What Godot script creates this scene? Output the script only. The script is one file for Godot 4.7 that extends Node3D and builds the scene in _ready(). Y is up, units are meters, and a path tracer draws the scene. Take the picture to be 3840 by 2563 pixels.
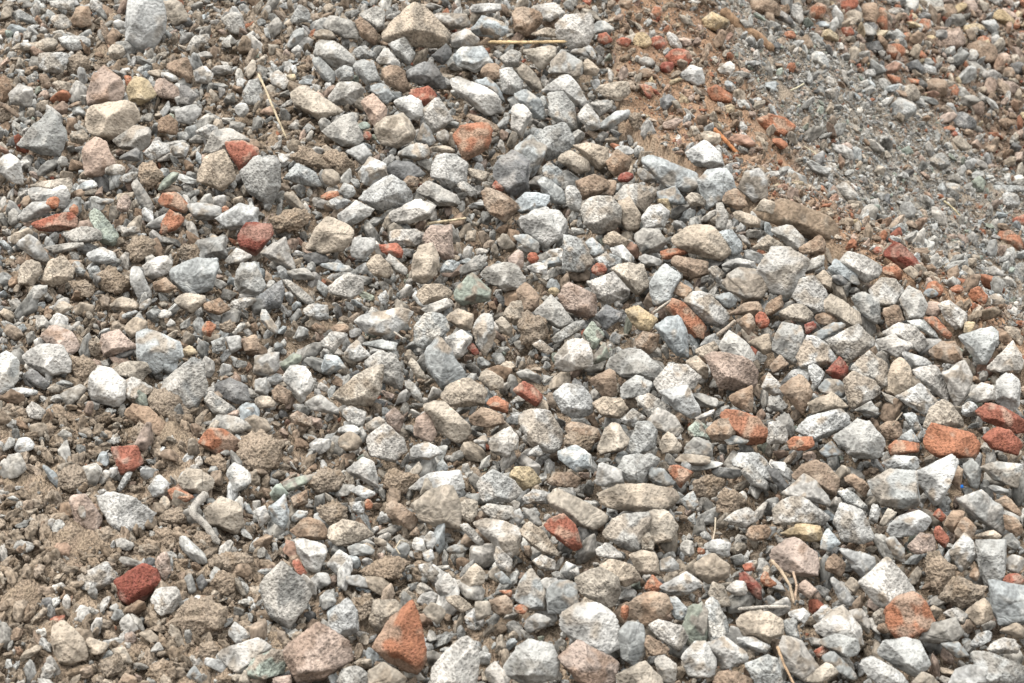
extends Node3D
# A heap of crushed concrete, brick and earth seen from its foot on an overcast day.

const PITCH := -3.0
const STONES := """w3a|-1132 2092 -4914|-39,13 32,13 30,-19 -35,-6|small flat off-white stone up the slope from the yellow-tan stone
o3a|-1064 2050 -4826|-27,-5 -12,29 18,29 26,-22 1,-26 -25,-22|small chunky brown stone off to the side of the tall cream slab
w4a|-890 2022 -4726|-54,-63 -41,69 42,69 56,32 58,-5 21,-68 -8,-80|tall cream slab standing on end
t3a|-835 2066 -4833|-40,32 11,32 41,-23 -2,-40 -32,7|tan log-shaped stone beside the tall cream slab
w2r|-1045 2088 -4903|-16,12 -1,18 10,14 19,0 10,-16 -7,-17 -15,-10|tiny rounded off-white stone off to the side of the tall cream slab
g3r|-1215 2056 -4856|-34,15 -24,22 0,14 20,3 34,-20 21,-21 -12,-9|small long slanting grey stone up the slope from the big grey sloping boulder
g3r|-1114 2038 -4817|-29,7 -24,21 8,20 28,-2 29,-13 5,-24 -12,-16|small rounded grey stone up the slope from the mauve-brown stone
o3r|-992 2004 -4765|-20,34 -12,43 9,6 18,-23 17,-44 6,-35 -12,2|small long upright brown stone beside the tall cream slab
t3r|-945 1950 -4658|-21,8 -9,18 14,20 22,-2 10,-17 -7,-21 -18,-14|tiny rounded tan stone beside the tall cream slab
w3a|-1055 1976 -4706|-47,17 36,17 40,-12 -5,-24 -34,-8|small flat off-white stone up the slope from the mauve-brown stone
t3r|-1123 1969 -4698|-34,-1 -6,19 12,20 33,9 19,-15 -1,-19 -30,-14|small rounded tan stone off to the side of the mauve-brown stone
w2r|-1173 1967 -4710|-22,0 -20,8 -8,11 18,6 22,-1 12,-11 -6,-10|tiny flat off-white stone against a tiny off-white stone near the big grey sloping boulder
w2r|-1208 1994 -4756|-10,-8 -9,7 -4,16 5,15 10,2 5,-16 -1,-17|tiny rounded off-white stone against a tiny off-white stone near the big grey sloping boulder
w4a|-1080 1918 -4592|-39,22 33,26 41,14 21,-30 -15,-28 -35,-14|small chunky off-white stone off to the side of the mauve-brown stone
d4a|-1029 1913 -4608|-35,6 -2,26 30,18 26,-18 -19,-26|small angular earth-brown clod beside the mauve-brown stone
g3a|-679 2029 -4762|-41,11 -7,34 22,20 32,-35 -7,-26|small angular grey stone off to the side of the tan log-shaped stone
g3a|-753 1976 -4692|-42,-26 -13,15 36,25 36,7 -9,-22|small long slanting grey stone down the slope from the tan log-shaped stone
w3a|-730 1939 -4640|-52,-5 -2,11 48,5 32,-5 -31,-10|small long flat off-white stone up the slope from the dark grey pointed stone
o3a|-776 1900 -4554|-52,16 16,28 32,-4 28,-40 -12,-16|small slanting brown stone just above the dark grey pointed stone
w3a|-717 1882 -4528|-25,10 3,26 25,2 15,-21 -17,-19|small angular off-white stone just above the dark grey pointed stone
p4a|-928 1849 -4449|-45,-25 -29,37 -2,57 45,22 41,-21 29,-41 -41,-45|mauve-brown stone perched on a flat-topped grey-brown block
t4a|-890 1767 -4314|-70,29 47,44 74,2 62,-20 5,-47 -29,-43 -67,-17|flat-topped grey-brown block carrying a mauve-brown stone
x2a|-892 1869 -4530|-12,14 8,12 8,-15 -4,-15|tiny blocky orange brick fragment beside the yellow-tan stone
y4a|-852 1841 -4451|-36,8 -13,39 19,27 42,-12 3,-35 -24,-28|yellow-tan stone with an orange chip on it
p3a|-793 1844 -4468|-35,29 -11,31 36,1 38,-30 -31,-15|small slanting pinkish-grey stone beside the dark grey pointed stone
k3a|-742 1830 -4445|-19,36 28,1 8,-27 -15,-23|dark grey pointed stone up the slope from the small square brown stone
w2r|-799 1880 -4544|-24,12 -4,12 24,-1 23,-10 12,-14 -11,-7 -22,2|tiny long flat off-white stone just above the dark grey pointed stone
w3a|-1118 1829 -4441|-34,5 -7,30 28,20 24,-30 -27,-19|small angular off-white stone up the slope from the big grey sloping boulder
o3a|-1171 1847 -4488|-18,-31 -10,40 13,24 21,-4 5,-31|small upright brown stone up the slope from the big grey sloping boulder
g4a|-1017 1728 -4237|-71,-23 8,65 34,46 49,-2 34,-49 -11,-43|big grey sloping boulder with a pointed top
o3a|-765 1755 -4323|-25,14 2,27 24,6 21,-24 -21,-17|small square brown stone down the slope from the dark grey pointed stone
w3a|-727 1782 -4368|-33,12 17,24 37,8 6,-26 -25,-19|small angular off-white stone just below the dark grey pointed stone
g4a|-826 1721 -4258|-49,-3 0,30 33,27 39,-7 15,-28 -34,-22|small chunky grey stone beside the flat-topped grey-brown block
p4a|-892 1677 -4174|-33,28 0,48 18,39 40,-13 11,-42 -26,-42|medium chunky pinkish-grey stone just below the flat-topped grey-brown block
w3a|-772 1694 -4226|-34,-8 -5,26 29,14 29,-4 -5,-26|small angular off-white stone down the slope from the mauve-brown stone
w3a|-724 1698 -4243|-25,8 11,20 23,8 13,-19 -16,-15|small angular off-white stone between the bright orange brick lump and the dark grey pointed stone
k3a|-825 1683 -4214|-38,-7 12,19 23,8 16,-15|small flat dark grey stone just below the flat-topped grey-brown block
t3a|-953 1726 -4276|-22,7 9,19 24,-1 9,-16 -18,-12|small angular tan stone beside the big grey sloping boulder
d4a|-771 1640 -4150|-27,23 10,28 35,1 -1,-36 -23,-17|small angular earth-brown clod just above the bright orange brick lump
n3r|-732 1625 -4137|-26,-19 -8,8 8,20 24,20 21,8 3,-12 -15,-22|small long slanting greenish-grey stone just above the bright orange brick lump
g4a|-631 1716 -4267|-50,-24 -28,25 10,32 62,2 -5,-31|medium flat grey stone beside the red brick chunk
t4a|-629 1648 -4145|-46,-24 -31,31 16,49 38,9 42,-20 13,-45|medium chunky tan stone beside the red brick chunk
r4a|-585 1689 -4226|-45,26 -4,30 40,13 37,-13 -4,-42 -23,-16|red brick chunk with a rough pitted face
w4a|-1068 1653 -4135|-33,0 -25,29 0,36 22,15 29,-44 -11,-22|medium chunky off-white stone off to the side of the big grey sloping boulder
t4a|-953 1606 -4056|-68,9 22,28 43,12 25,-38|cracked tan slab down the slope from the big grey sloping boulder
w3a|-980 1560 -3996|-48,-13 -6,19 54,22 29,-3 -24,-27|medium long flat off-white stone just below the cracked tan slab
w4a|-961 1592 -4041|-51,17 31,24 42,3 31,-29 -36,-15|medium flat off-white stone just below the cracked tan slab
x2r|-943 1577 -3991|-16,-5 -14,8 -4,14 9,12 16,3 9,-13 -2,-15|tiny rounded orange brick fragment between the big grey sloping boulder and the tan boulder
r4a|-925 1536 -3959|-63,-3 28,28 45,11 42,-14 -35,-21|medium long flat dull red brick fragment just above the long thin grey slate
x2r|-906 1561 -4015|-11,5 -3,15 8,11 11,-2 8,-11 -4,-14 -9,-9|tiny rounded orange brick fragment up the slope from the narrow upright white stone
x3a|-706 1579 -4058|-43,-3 -29,19 4,26 36,-3 32,-28 -4,-17|bright orange brick lump up the slope from the orange-tan brick flake
x3a|-701 1537 -3991|-31,-29 -28,-11 -3,31 36,10 11,-18|orange-tan brick flake down the slope from the bright orange brick lump
w3a|-638 1560 -4040|-41,15 -2,20 40,8 30,-17 -20,-21|small flat off-white stone beside the bright orange brick lump
x2r|-600 1561 -4061|-9,-3 -8,7 -2,11 5,10 10,1 5,-10 -1,-12|tiny rounded orange brick fragment off to the side of the dark maroon brick lump
w4a|-564 1545 -4017|-56,-2 1,33 40,22 40,-24 -28,-26|medium angular off-white stone just above the dark maroon brick lump
g3a|-775 1591 -4074|-27,30 -12,41 26,-16 20,-42 -9,-16|small long upright grey stone beside the bright orange brick lump
b3r|-896 1615 -4103|-26,-13 -26,-4 -9,9 17,15 28,7 19,-4 -6,-13|small long flat blue-grey stone beside the cracked tan slab
o2r|-912 1598 -4078|-21,-3 -12,4 9,11 20,10 17,-1 1,-10 -19,-10|tiny long flat brown stone beside the cracked tan slab
p3r|-809 1576 -4047|-16,-10 -14,7 -1,21 12,19 16,0 8,-18 -8,-20|tiny rounded pinkish-grey stone just above the dark green-grey stone
w3a|-676 1741 -4314|-34,-2 1,18 28,10 9,-21|small blocky off-white stone off to the side of the red brick chunk
w2r|-851 1580 -4056|-24,-5 -20,2 -1,7 15,7 25,3 16,-4 -4,-7|tiny long flat off-white stone just above the dark green-grey stone
o2a|-997 1808 -4432|-34,-10 22,14 26,6 -10,-10|tiny long flat brown stone off to the side of the mauve-brown stone
g3a|-592 1836 -4456|-28,-2 -12,29 12,35 27,-2 12,-33 -20,-25|small chunky grey stone up the slope from the red brick chunk
w2r|-611 1794 -4402|-21,5 -4,17 13,15 19,-1 8,-17 -6,-17 -19,-4|tiny rounded off-white stone up the slope from the red brick chunk
t3r|-1040 1856 -4507|-29,7 -20,14 6,13 20,5 27,-9 16,-16 -16,-8|tiny flat tan stone off to the side of the mauve-brown stone
o2r|-1086 1869 -4532|-16,8 -13,17 1,22 15,-1 15,-12 8,-22 -8,-14|tiny rounded brown stone up the slope from the big grey sloping boulder
w2r|-1003 1850 -4501|-18,-4 -18,5 -1,9 15,7 20,-2 14,-7 -8,-9|tiny flat off-white stone beside the mauve-brown stone
g2r|-967 1669 -4184|-13,-5 -13,3 -4,14 10,9 13,0 9,-10 -3,-13|tiny rounded grey stone just below the big grey sloping boulder
g3r|-848 1649 -4159|-24,-7 -23,6 -1,15 14,14 25,4 16,-11 -8,-15|tiny flat grey stone off to the side of the small square brown stone
g2r|-817 1634 -4142|-25,-4 -9,8 8,14 24,11 16,-4 1,-13 -22,-11|tiny flat grey stone up the slope from the orange-tan brick flake
d3r|-1147 1787 -4395|-17,19 -2,24 15,17 19,-3 16,-18 -7,-24 -16,-16|small rounded earth-brown clod off to the side of the big grey sloping boulder
g3a|-517 2050 -4785|-33,-14 -4,28 30,11 26,-10 -16,-24|small angular grey stone up the slope from the tiny bright yellow flake
g3a|-412 2013 -4726|-49,4 -32,33 26,17 53,-29 5,-27 -41,-4|medium flat grey stone against a tiny tan stone near the blue-grey shard
o3a|-351 2005 -4716|-32,25 -15,38 26,1 30,-20 18,-37 -15,-16|small slanting brown stone off to the side of the large jagged cream slab
g3a|-335 2041 -4759|-42,9 4,32 27,18 24,-28 8,-37|small angular grey stone beside the large jagged cream slab
t4a|-228 2006 -4678|-95,-10 -8,68 33,52 86,-6 78,-47 -82,-39|large jagged cream slab at the crest
w3a|-147 2035 -4756|-61,21 39,17 51,-17 -3,-25 -41,-4|small long flat off-white stone beside the large jagged cream slab
w3a|-66 2072 -4818|-75,-6 -28,11 48,15 56,-6 -3,-15|small long flat off-white stone off to the side of the smooth upright brown stone
b4a|-54 2014 -4724|-49,0 -24,33 34,16 57,-9 21,-27 -41,-19|medium flat blue-grey stone just above the round blue-grey speckled stone
w3a|-118 1982 -4682|-43,7 10,28 43,-1 27,-18 -23,-24|small angular off-white stone just above the round blue-grey speckled stone
b4a|-91 1928 -4600|-52,4 -31,29 29,31 53,-12 5,-36 -43,-16|round blue-grey speckled stone up the slope from the white rough stone
b3a|-521 1987 -4700|-28,-22 -5,19 28,34 23,11 -10,-34|small long slanting blue-grey stone up the slope from the blue-grey shard
t3r|-454 1995 -4711|-28,-3 -27,11 -3,15 16,11 33,-6 13,-14 -7,-14|tiny flat tan stone up the slope from the blue-grey shard
g4a|-423 1938 -4608|-51,17 -39,37 6,33 54,-7 50,-31 6,-36 -47,-7|medium flat grey stone just above the blue-grey shard
g3a|-352 1944 -4630|-35,5 2,21 34,-3 22,-15 -15,-15|small flat grey stone off to the side of the smooth upright brown stone
w3a|-289 1925 -4601|-37,-5 -9,35 35,-13 44,-26 -5,-17|small angular off-white stone just above the smooth upright brown stone
g3a|-259 1951 -4638|-39,17 6,34 32,-11 14,-40 -19,-11|small angular grey stone just below the large jagged cream slab
o3a|-269 1876 -4526|-36,21 -4,35 24,17 34,-26 16,-36 -28,-14|smooth upright brown stone beside the weathered grey splintery chunk
g3a|-339 1893 -4551|-36,15 -16,31 16,23 36,-21 0,-33 -28,-5|small chunky grey stone off to the side of the blue-grey shard
b3a|-442 1899 -4566|-40,42 -8,30 32,-10 24,-42 -4,-22 -24,10|blue-grey shard beside the tiny bright yellow flake
g3a|-390 1888 -4546|-26,6 -3,22 21,18 21,-14 -15,-22|small angular grey stone beside the blue-grey shard
k4a|-197 1882 -4532|-56,7 12,43 56,-29 32,-33 -52,-13|weathered grey splintery chunk up the slope from the dull red-brown stone
k3a|-164 1940 -4629|-31,-3 9,29 26,1 1,-28|small blocky dark grey stone just above the weathered grey splintery chunk
r3a|-205 1833 -4473|-47,11 16,23 33,7 32,-12 0,-28|dull red-brown stone down the slope from the weathered grey splintery chunk
w4a|-80 1831 -4471|-79,37 -48,49 35,17 70,-26 59,-42 27,-50 -36,-10|white rough stone with a blue cap
b3a|-51 1853 -4515|-47,16 -4,27 24,0 40,-40 8,-20|medium long slanting blue-grey stone beside the white rough stone
t4a|-448 1810 -4421|-63,33 -28,45 34,10 81,-21 11,-41 -48,-6|flat curled bark-brown slab with a dark gap under it
g4a|-379 1836 -4463|-46,-13 -23,26 28,28 52,7 9,-29 -31,-29|small chunky grey stone beside the flat curled bark-brown slab
b3a|-301 1838 -4481|-38,14 1,26 33,-9 17,-29 -7,-17|small slanting blue-grey stone just below the smooth upright brown stone
p4a|-311 1794 -4413|-36,24 -5,40 30,5 26,-30 -1,-42 -28,5|small chunky pinkish-grey stone just above the big pitted cream stone
w3a|-231 1803 -4430|-45,16 -6,31 25,16 37,-23 9,-35 -30,-4|small slanting off-white stone beside the dull red-brown stone
w4a|-169 1783 -4394|-34,12 4,47 20,24 39,-11 -7,-44 -27,-19|white star-shaped jagged stone down the slope from the dull red-brown stone
g4a|-372 1742 -4319|-59,2 2,40 21,40 44,-13 36,-32 -6,-36|medium chunky grey stone beside the flat curled bark-brown slab
t4a|-263 1742 -4327|-58,3 -27,29 22,43 51,3 45,-20 11,-39 -31,-32|big pitted cream stone up the slope from the dark-fronted grey stone
x4a|-88 1723 -4308|-48,12 -29,35 39,39 47,20 39,-22 -18,-52 -37,-22|square orange-red brick lump high on the slope
w4a|-135 1651 -4211|-42,12 -27,38 10,38 40,16 40,-28 3,-43 -42,-14|medium many-sided off-white stone just below the square orange-red brick lump high
o3a|-54 1759 -4393|-61,25 -34,29 36,-6 63,-41 -41,10|medium long slanting brown stone beside the square orange-red brick lump high
t3a|-153 1701 -4309|-40,8 21,8 44,-8 -26,-8|tiny long flat tan stone beside the square orange-red brick lump high
g3a|-193 1731 -4334|-26,-11 -3,39 27,-15 8,-26|small blocky grey stone just below the white star-shaped jagged stone
w2r|-154 1732 -4347|-16,9 0,19 8,18 16,4 11,-17 -7,-17 -15,-9|tiny rounded off-white stone just below the white star-shaped jagged stone
g3a|-215 1695 -4284|-46,-2 -8,22 33,17 41,-10 7,-21 -39,-13|small flat grey stone just above the dark-fronted grey stone
w4a|-301 1646 -4200|-33,-1 -7,36 30,18 34,-8 -10,-36 -25,-23|bright white blocky stone up the slope from the large white three-cornered stone
k4a|-234 1650 -4216|-46,3 -20,25 18,20 51,-8 -1,-27 -31,-12|dark-fronted grey stone up the slope from the large white three-cornered stone
d4a|-372 1666 -4241|-47,22 -6,33 39,-8 36,-26 2,-34|medium slanting earth-brown clod beside the bright white blocky stone
d4a|-439 1677 -4251|-59,3 -18,29 53,-5 46,-24 1,-20|medium long flat earth-brown clod off to the side of the big pale grey oval stone
t3r|-390 1635 -4186|-23,1 -17,19 5,19 19,9 23,-8 6,-22 -15,-14|small rounded tan stone off to the side of the bright white blocky stone
k4a|1 1645 -4196|-49,19 -1,52 40,30 36,-37 -1,-55 -42,-11|dark mottled coarse-grained stone beside the tall white-edged blue-grey stone
w4a|-263 1597 -4121|-73,-8 3,48 61,7 50,-26 -19,-37|large white three-cornered stone down the slope from the bright white blocky stone
w4a|-214 1557 -4084|-63,-5 16,33 56,16 45,-13 -16,-27 -56,-20|medium flat off-white stone beside the large white three-cornered stone
w4a|-330 1553 -4071|-37,-1 2,31 53,9 10,-16 -30,-37|medium slanting off-white stone beside the big speckled tan boulder
g4a|-158 1597 -4146|-60,15 -23,33 50,-3 57,-25 -5,-25|medium long flat grey stone off to the side of the dark-fronted grey stone
t3a|-76 1643 -4227|-31,0 -27,16 30,4 19,-19|small flat tan stone beside the dark mottled coarse-grained stone
o4a|-29 1577 -4114|-50,30 -21,37 33,12 48,-10 15,-42 -21,-21|medium slanting brown stone just below the dark mottled coarse-grained stone
g3a|-96 1609 -4179|-36,12 -6,20 28,-7 20,-26|small long slanting grey stone off to the side of the dark mottled coarse-grained stone
t3a|-457 1579 -4102|-30,19 -8,30 25,-13 28,-35 -11,-9|small long slanting tan stone beside the big pale grey oval stone
b3a|-449 1637 -4179|-49,-6 -15,31 29,9 47,-28 -8,-17|medium flat blue-grey stone beside the big pale grey oval stone
d4a|-464 1539 -4044|-63,1 19,30 65,-2 -10,-27 -45,-16|medium long flat earth-brown clod just above the spiky white triangular stone
w3a|-333 1690 -4264|-35,6 10,25 29,-5 3,-27|small blocky off-white stone just above the bright white blocky stone
w3a|-540 1871 -4519|-27,14 0,26 28,-6 12,-26 -16,-14|small angular off-white stone beside the tiny bright yellow flake
y2r|-515 1880 -4545|-13,4 -1,9 8,8 13,-1 7,-8 -1,-10 -11,-5|tiny bright yellow flake beside the blue-grey shard
n2r|-332 1757 -4375|-15,7 -1,11 11,8 18,3 13,-7 -8,-11 -14,-7|tiny rounded greenish-grey stone beside the big pitted cream stone
x2r|-387 1594 -4136|-23,-8 -21,2 -3,11 15,11 23,5 15,-7 -2,-11|tiny flat orange brick fragment up the slope from the big speckled tan boulder
w3a|-369 1578 -4109|-35,-1 4,17 33,6 1,-19|small flat off-white stone just above the big speckled tan boulder
g3r|-353 1604 -4147|-20,-6 -16,9 -6,20 14,14 20,-4 14,-13 -2,-20|small rounded grey stone beside the bright white blocky stone
w3a|-2 1868 -4524|-30,30 2,38 34,-2 22,-34 -22,-30|small angular off-white stone beside the white rough stone
g3a|-1 1929 -4614|-31,0 -3,24 26,16 18,-20 -11,-22|small angular grey stone beside the pale wedge hanging
o3r|-48 1894 -4567|-28,7 -11,21 16,20 28,0 21,-16 -5,-24 -27,-6|small rounded brown stone beside the round blue-grey speckled stone
o2r|-218 1626 -4194|-19,5 -6,15 13,11 20,4 14,-12 -6,-14 -18,-7|tiny rounded brown stone just below the dark-fronted grey stone
r2r|-29 1617 -4189|-17,2 -11,13 5,13 14,5 16,-7 7,-14 -10,-11|tiny rounded dull red brick fragment beside the dark mottled coarse-grained stone
r2r|-323 1732 -4340|-10,4 -3,12 7,9 12,-1 6,-10 -5,-10 -10,-8|tiny rounded dull red brick fragment beside the big pitted cream stone
g4a|-529 1634 -4134|-55,11 -12,51 36,55 45,4 32,-40 14,-66 -41,-29|big pale grey oval stone under the red pitted brick
o4a|34 2034 -4742|-40,32 6,36 43,19 39,-10 6,-45 -32,-27|round-shouldered brown-grey stone at the crest
w3a|91 2060 -4791|-48,17 19,25 48,-4 2,-30 -23,-21|small flat off-white stone beside the round-shouldered brown-grey stone
w4a|153 2007 -4699|-56,13 -27,41 45,46 49,0 31,-45 -6,-51 -48,-25|big pale block at the top end of the bamboo cane
t3a|85 2000 -4722|-51,-5 -4,16 34,7 30,-14|small long flat tan stone just above the pale wedge hanging
t3a|72 1938 -4619|-52,15 58,27 25,-10 -3,-40 -31,-14|pale wedge hanging under the bamboo cane
g4a|127 1910 -4579|-44,3 -16,43 40,11 44,-22 16,-34 -36,-22|medium chunky grey stone beside the pale wedge hanging
w2a|161 1947 -4654|-47,8 12,12 37,-18 -13,-5|small long flat off-white stone just below the big pale block
g2a|189 1947 -4656|-21,13 0,21 21,-21 0,-17|tiny slanting grey stone just below the big pale block
t3a|183 1905 -4589|-17,18 -5,26 24,-3 16,-20 -17,-16|small angular tan stone down the slope from the big pale block
b3a|219 2016 -4749|-26,12 2,21 36,-1 15,-16 -24,-18|small angular blue-grey stone beside the big pale block
r2a|223 1986 -4711|-19,10 4,18 25,-7 0,-16 -17,-9|tiny angular dull red brick fragment beside the big pale block
r2r|272 1979 -4720|-21,5 -8,12 13,10 24,2 12,-12 -10,-11 -19,-7|tiny flat dull red brick fragment off to the side of the big pale block
y3r|316 1984 -4732|-25,-2 -19,18 11,22 23,4 26,-8 8,-23 -16,-17|small rounded ochre stone off to the side of the dark orange layered brick piece
r3r|356 1980 -4749|-27,-2 -22,11 2,19 15,15 26,1 14,-17 -7,-18|small rounded dull red brick fragment beside the dark orange layered brick piece
w3r|399 1986 -4786|-22,15 -15,27 3,17 21,-10 24,-23 0,-20 -12,-8|small slanting off-white stone just above the dark orange layered brick piece
r3a|405 1938 -4705|-44,4 -19,24 18,24 43,-9 6,-29 -27,-13|dark orange layered brick piece up the slope from the pale oval stone
m2r|371 1914 -4663|-22,-6 -19,10 -2,16 15,13 22,2 15,-13 -4,-17|tiny rounded maroon brick fragment beside the dark orange layered brick piece
w3a|433 1894 -4660|-37,6 -15,28 22,18 34,-23 6,-27 -27,-10|pale oval stone just under the layered brick piece
y2a|386 1876 -4626|-22,-1 16,13 22,3 -13,-14|tiny long flat ochre stone beside the pale oval stone
y3a|515 2053 -4952|-38,4 -8,28 40,4 36,-9 1,-26 -29,-13|ochre yellow stone on the sandy flank
x2a|317 1850 -4549|-20,14 13,10 13,-18 -8,-10|tiny blocky orange brick fragment beside the small dark cinder-like stone
r2r|316 1846 -4547|-11,2 -11,18 -1,18 11,3 11,-14 6,-20 -5,-11|tiny upright dull red brick fragment beside the small dark cinder-like stone
k3a|360 1821 -4521|-18,10 8,20 24,2 -4,-23 -16,-14|small dark cinder-like stone down the slope from the pale oval stone
x3a|495 1846 -4635|-37,10 -13,26 40,-2 24,-23 -21,-15|peach-coloured rounded brick stone beside the pale oval stone
t4a|232 1845 -4503|-73,3 37,27 45,-8 14,-28 -30,-12|medium flat tan stone just above the white-and-blue striped spindle stone
t3a|41 1879 -4554|-40,20 -12,36 28,-4 36,-36 4,-28|small long slanting tan stone just below the pale wedge hanging
w4a|127 1843 -4485|-64,1 -22,36 5,40 53,-15 49,-35 25,-39|medium chunky off-white stone down the slope from the pale wedge hanging
g4a|113 1796 -4422|-43,50 4,46 31,11 39,-51 8,-51 -27,-16|tall oval grey stone up the slope from the bone-shaped beige stone
b4a|44 1809 -4450|-51,25 -20,43 23,13 47,-53 -4,-26|medium long slanting blue-grey stone up the slope from the tall white-edged blue-grey stone
w4a|18 1779 -4406|-21,38 3,46 30,3 3,-51 -21,-28|small upright off-white stone just above the tall white-edged blue-grey stone
w3a|175 1775 -4401|-31,7 -7,38 24,3 27,-24 0,-32|small angular off-white stone beside the white-and-blue striped spindle stone
g3a|206 1805 -4449|-33,10 21,18 29,-1 -6,-25|small blocky grey stone just above the white-and-blue striped spindle stone
b3a|232 1772 -4403|-40,-12 0,19 39,26 35,7 -15,-26 -31,-24|white-and-blue striped spindle stone up the slope from the round chocolate-brown stone
d3a|281 1767 -4412|-23,18 9,26 17,-26 1,-30|small blocky earth-brown clod beside the white-and-blue striped spindle stone
g4a|94 1720 -4298|-53,11 -22,37 23,41 53,-1 19,-39 -19,-46|medium chunky grey stone beside the tall white-edged blue-grey stone
b4a|37 1682 -4256|-36,20 5,53 42,23 31,-14 1,-55 -32,-37|tall white-edged blue-grey stone beside the dark mottled coarse-grained stone
b3a|86 1645 -4218|-37,19 -11,36 22,8 34,-29 0,-33|small slanting blue-grey stone beside the tall white-edged blue-grey stone
t3a|135 1672 -4254|-45,20 -11,28 37,1 41,-21 11,-29 -34,-2|bone-shaped beige stone beside the tall white-edged blue-grey stone
t4a|181 1688 -4267|-50,21 -16,28 33,13 33,-24 7,-36|medium angular tan stone beside the bone-shaped beige stone
o3a|231 1667 -4228|-32,2 -3,32 31,10 23,-16 -10,-31|round chocolate-brown stone on the edge of the sandy flank
m2r|246 1636 -4199|-20,-9 -18,2 -8,11 8,13 21,4 17,-3 3,-13|tiny rounded maroon brick fragment just below the round chocolate-brown stone
w3a|288 1640 -4197|-30,14 -4,18 34,-12 -4,-16|small slanting off-white stone beside the long bluish slab
b4a|342 1640 -4166|-73,35 -51,46 59,5 62,-24 33,-42 -11,-35|long bluish slab beside the white gabled stone
b3a|338 1593 -4106|-33,11 10,26 35,-18 3,-21 -30,-7|small angular blue-grey stone just below the long bluish slab
w4a|421 1683 -4239|-48,6 0,38 37,6 45,-27 7,-27 -34,-20|white gabled stone below the orange splinter
b4a|433 1614 -4102|-44,11 -22,36 28,40 50,-7 -22,-54|medium angular blue-grey stone beside the dark brown crumbly lump
w4a|514 1616 -4109|-37,-9 -23,30 10,38 32,12 28,-28 -1,-38|white rounded stone at the rim of the sandy flank
o4a|172 1614 -4157|-40,13 4,28 41,10 37,-12 -22,-31|small angular brown stone just below the bone-shaped beige stone
o3a|208 1611 -4158|-24,-13 -9,18 21,18 10,-20|small blocky brown stone just above the round many-faced grey boulder
b3a|85 1606 -4162|-41,23 -23,37 28,1 36,-32 6,-32|medium slanting blue-grey stone just above the large smooth white boulder
b4a|43 1580 -4122|-47,-6 -14,23 41,19 44,-3 4,-21 -28,-25|small flat blue-grey stone just above the large smooth white boulder
w3a|130 1589 -4132|-21,24 0,31 20,6 15,-34 -14,-20|small angular off-white stone beside the round many-faced grey boulder
w4a|73 1533 -4025|-60,12 -25,37 35,44 53,19 39,-31 -4,-52 -46,-20|large smooth white boulder beside the round many-faced grey boulder
g4a|187 1556 -4050|-47,13 -26,38 24,42 45,17 38,-29 -5,-47 -37,-29|round many-faced grey boulder down the slope from the round chocolate-brown stone
g4a|265 1593 -4109|-57,-8 -28,25 34,28 48,7 16,-37|medium angular grey stone beside the round many-faced grey boulder
t3a|245 1555 -4063|-25,30 0,40 25,1 22,-31 -7,-38 -21,-6|small chunky tan stone beside the round many-faced grey boulder
w4a|296 1547 -4037|-33,-5 -16,23 13,30 34,13 24,-19 -26,-29|small chunky off-white stone down the slope from the long bluish slab
y2a|323 1574 -4092|-22,15 8,15 15,-18 4,-22|tiny slanting ochre stone just below the long bluish slab
t3a|388 1585 -4092|-23,6 -7,21 23,2 19,-16 -14,-13|small angular tan stone just below the long bluish slab
o3a|466 1585 -4070|-28,12 4,27 33,-13 8,-24 -25,-9|dark brown crumbly lump down the slope from the white gabled stone
g2a|411 1551 -4046|-28,-14 19,23 16,1 -6,-14|small long slanting grey stone just above the big dusty tan boulder
g3a|435 1548 -4027|-12,29 -1,36 16,4 9,-31 -12,-28|small upright grey stone just below the dark brown crumbly lump
t3a|484 1544 -4012|-42,12 -14,19 32,1 28,-20 0,-16|small long flat tan stone just below the dark brown crumbly lump
t3a|517 1568 -3951|-28,-7 -6,18 22,8 15,-17|small blocky tan stone beside the long splintered brown wood chunk
o2a|283 2089 -4873|-24,11 20,11 11,-19 -15,-6|tiny blocky brown stone off to the side of the big pale block
r2a|187 2092 -4858|-20,6 13,6 7,-12|tiny three-cornered dull red brick fragment just above the big pale block
x2r|362 2069 -4881|-14,-7 -13,13 -6,18 12,12 16,-1 8,-16 -3,-18|tiny rounded orange brick fragment up the slope from the dark orange layered brick piece
w3a|527 1919 -4770|-26,0 8,21 25,4 8,-17 -22,-13|small angular off-white stone just above the peach-coloured rounded brick stone
w2r|322 1926 -4662|-22,-1 -19,11 -10,14 13,10 25,-4 12,-14 -9,-12|tiny rounded off-white stone off to the side of the dark orange layered brick piece
b2r|527 1870 -4698|-23,13 -14,20 0,15 22,-8 22,-18 6,-18 -11,-7|tiny slanting blue-grey stone beside the peach-coloured rounded brick stone
o2r|315 1894 -4613|-23,4 -1,14 16,10 23,-2 14,-10 -9,-13 -17,-8|tiny rounded brown stone off to the side of the dark orange layered brick piece
o4a|676 2120 -5208|-56,-5 -42,23 54,23 40,-23 -24,-27|small flat brown stone off to the side of the ochre yellow stone
k2a|732 2099 -5252|-33,13 -9,23 33,-15 10,-22|small long slanting dark grey stone off to the side of the ochre yellow stone
w3a|778 2119 -5342|-20,30 17,25 22,-17 3,-36 -20,-13|small angular off-white stone between the ochre yellow stone and the tall orange brick shard
x3a|856 2141 -5481|-36,-1 3,28 36,18 17,-20 -26,-25|small angular orange brick fragment off to the side of the tall orange brick shard
r3a|972 2181 -5667|-45,18 37,18 31,-8 -4,-31|small blocky dull red brick fragment off to the side of the tall orange brick shard
w3a|926 2138 -5574|-23,-4 -3,36 22,6 22,-19 -18,-24|small angular off-white stone off to the side of the tall orange brick shard
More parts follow.
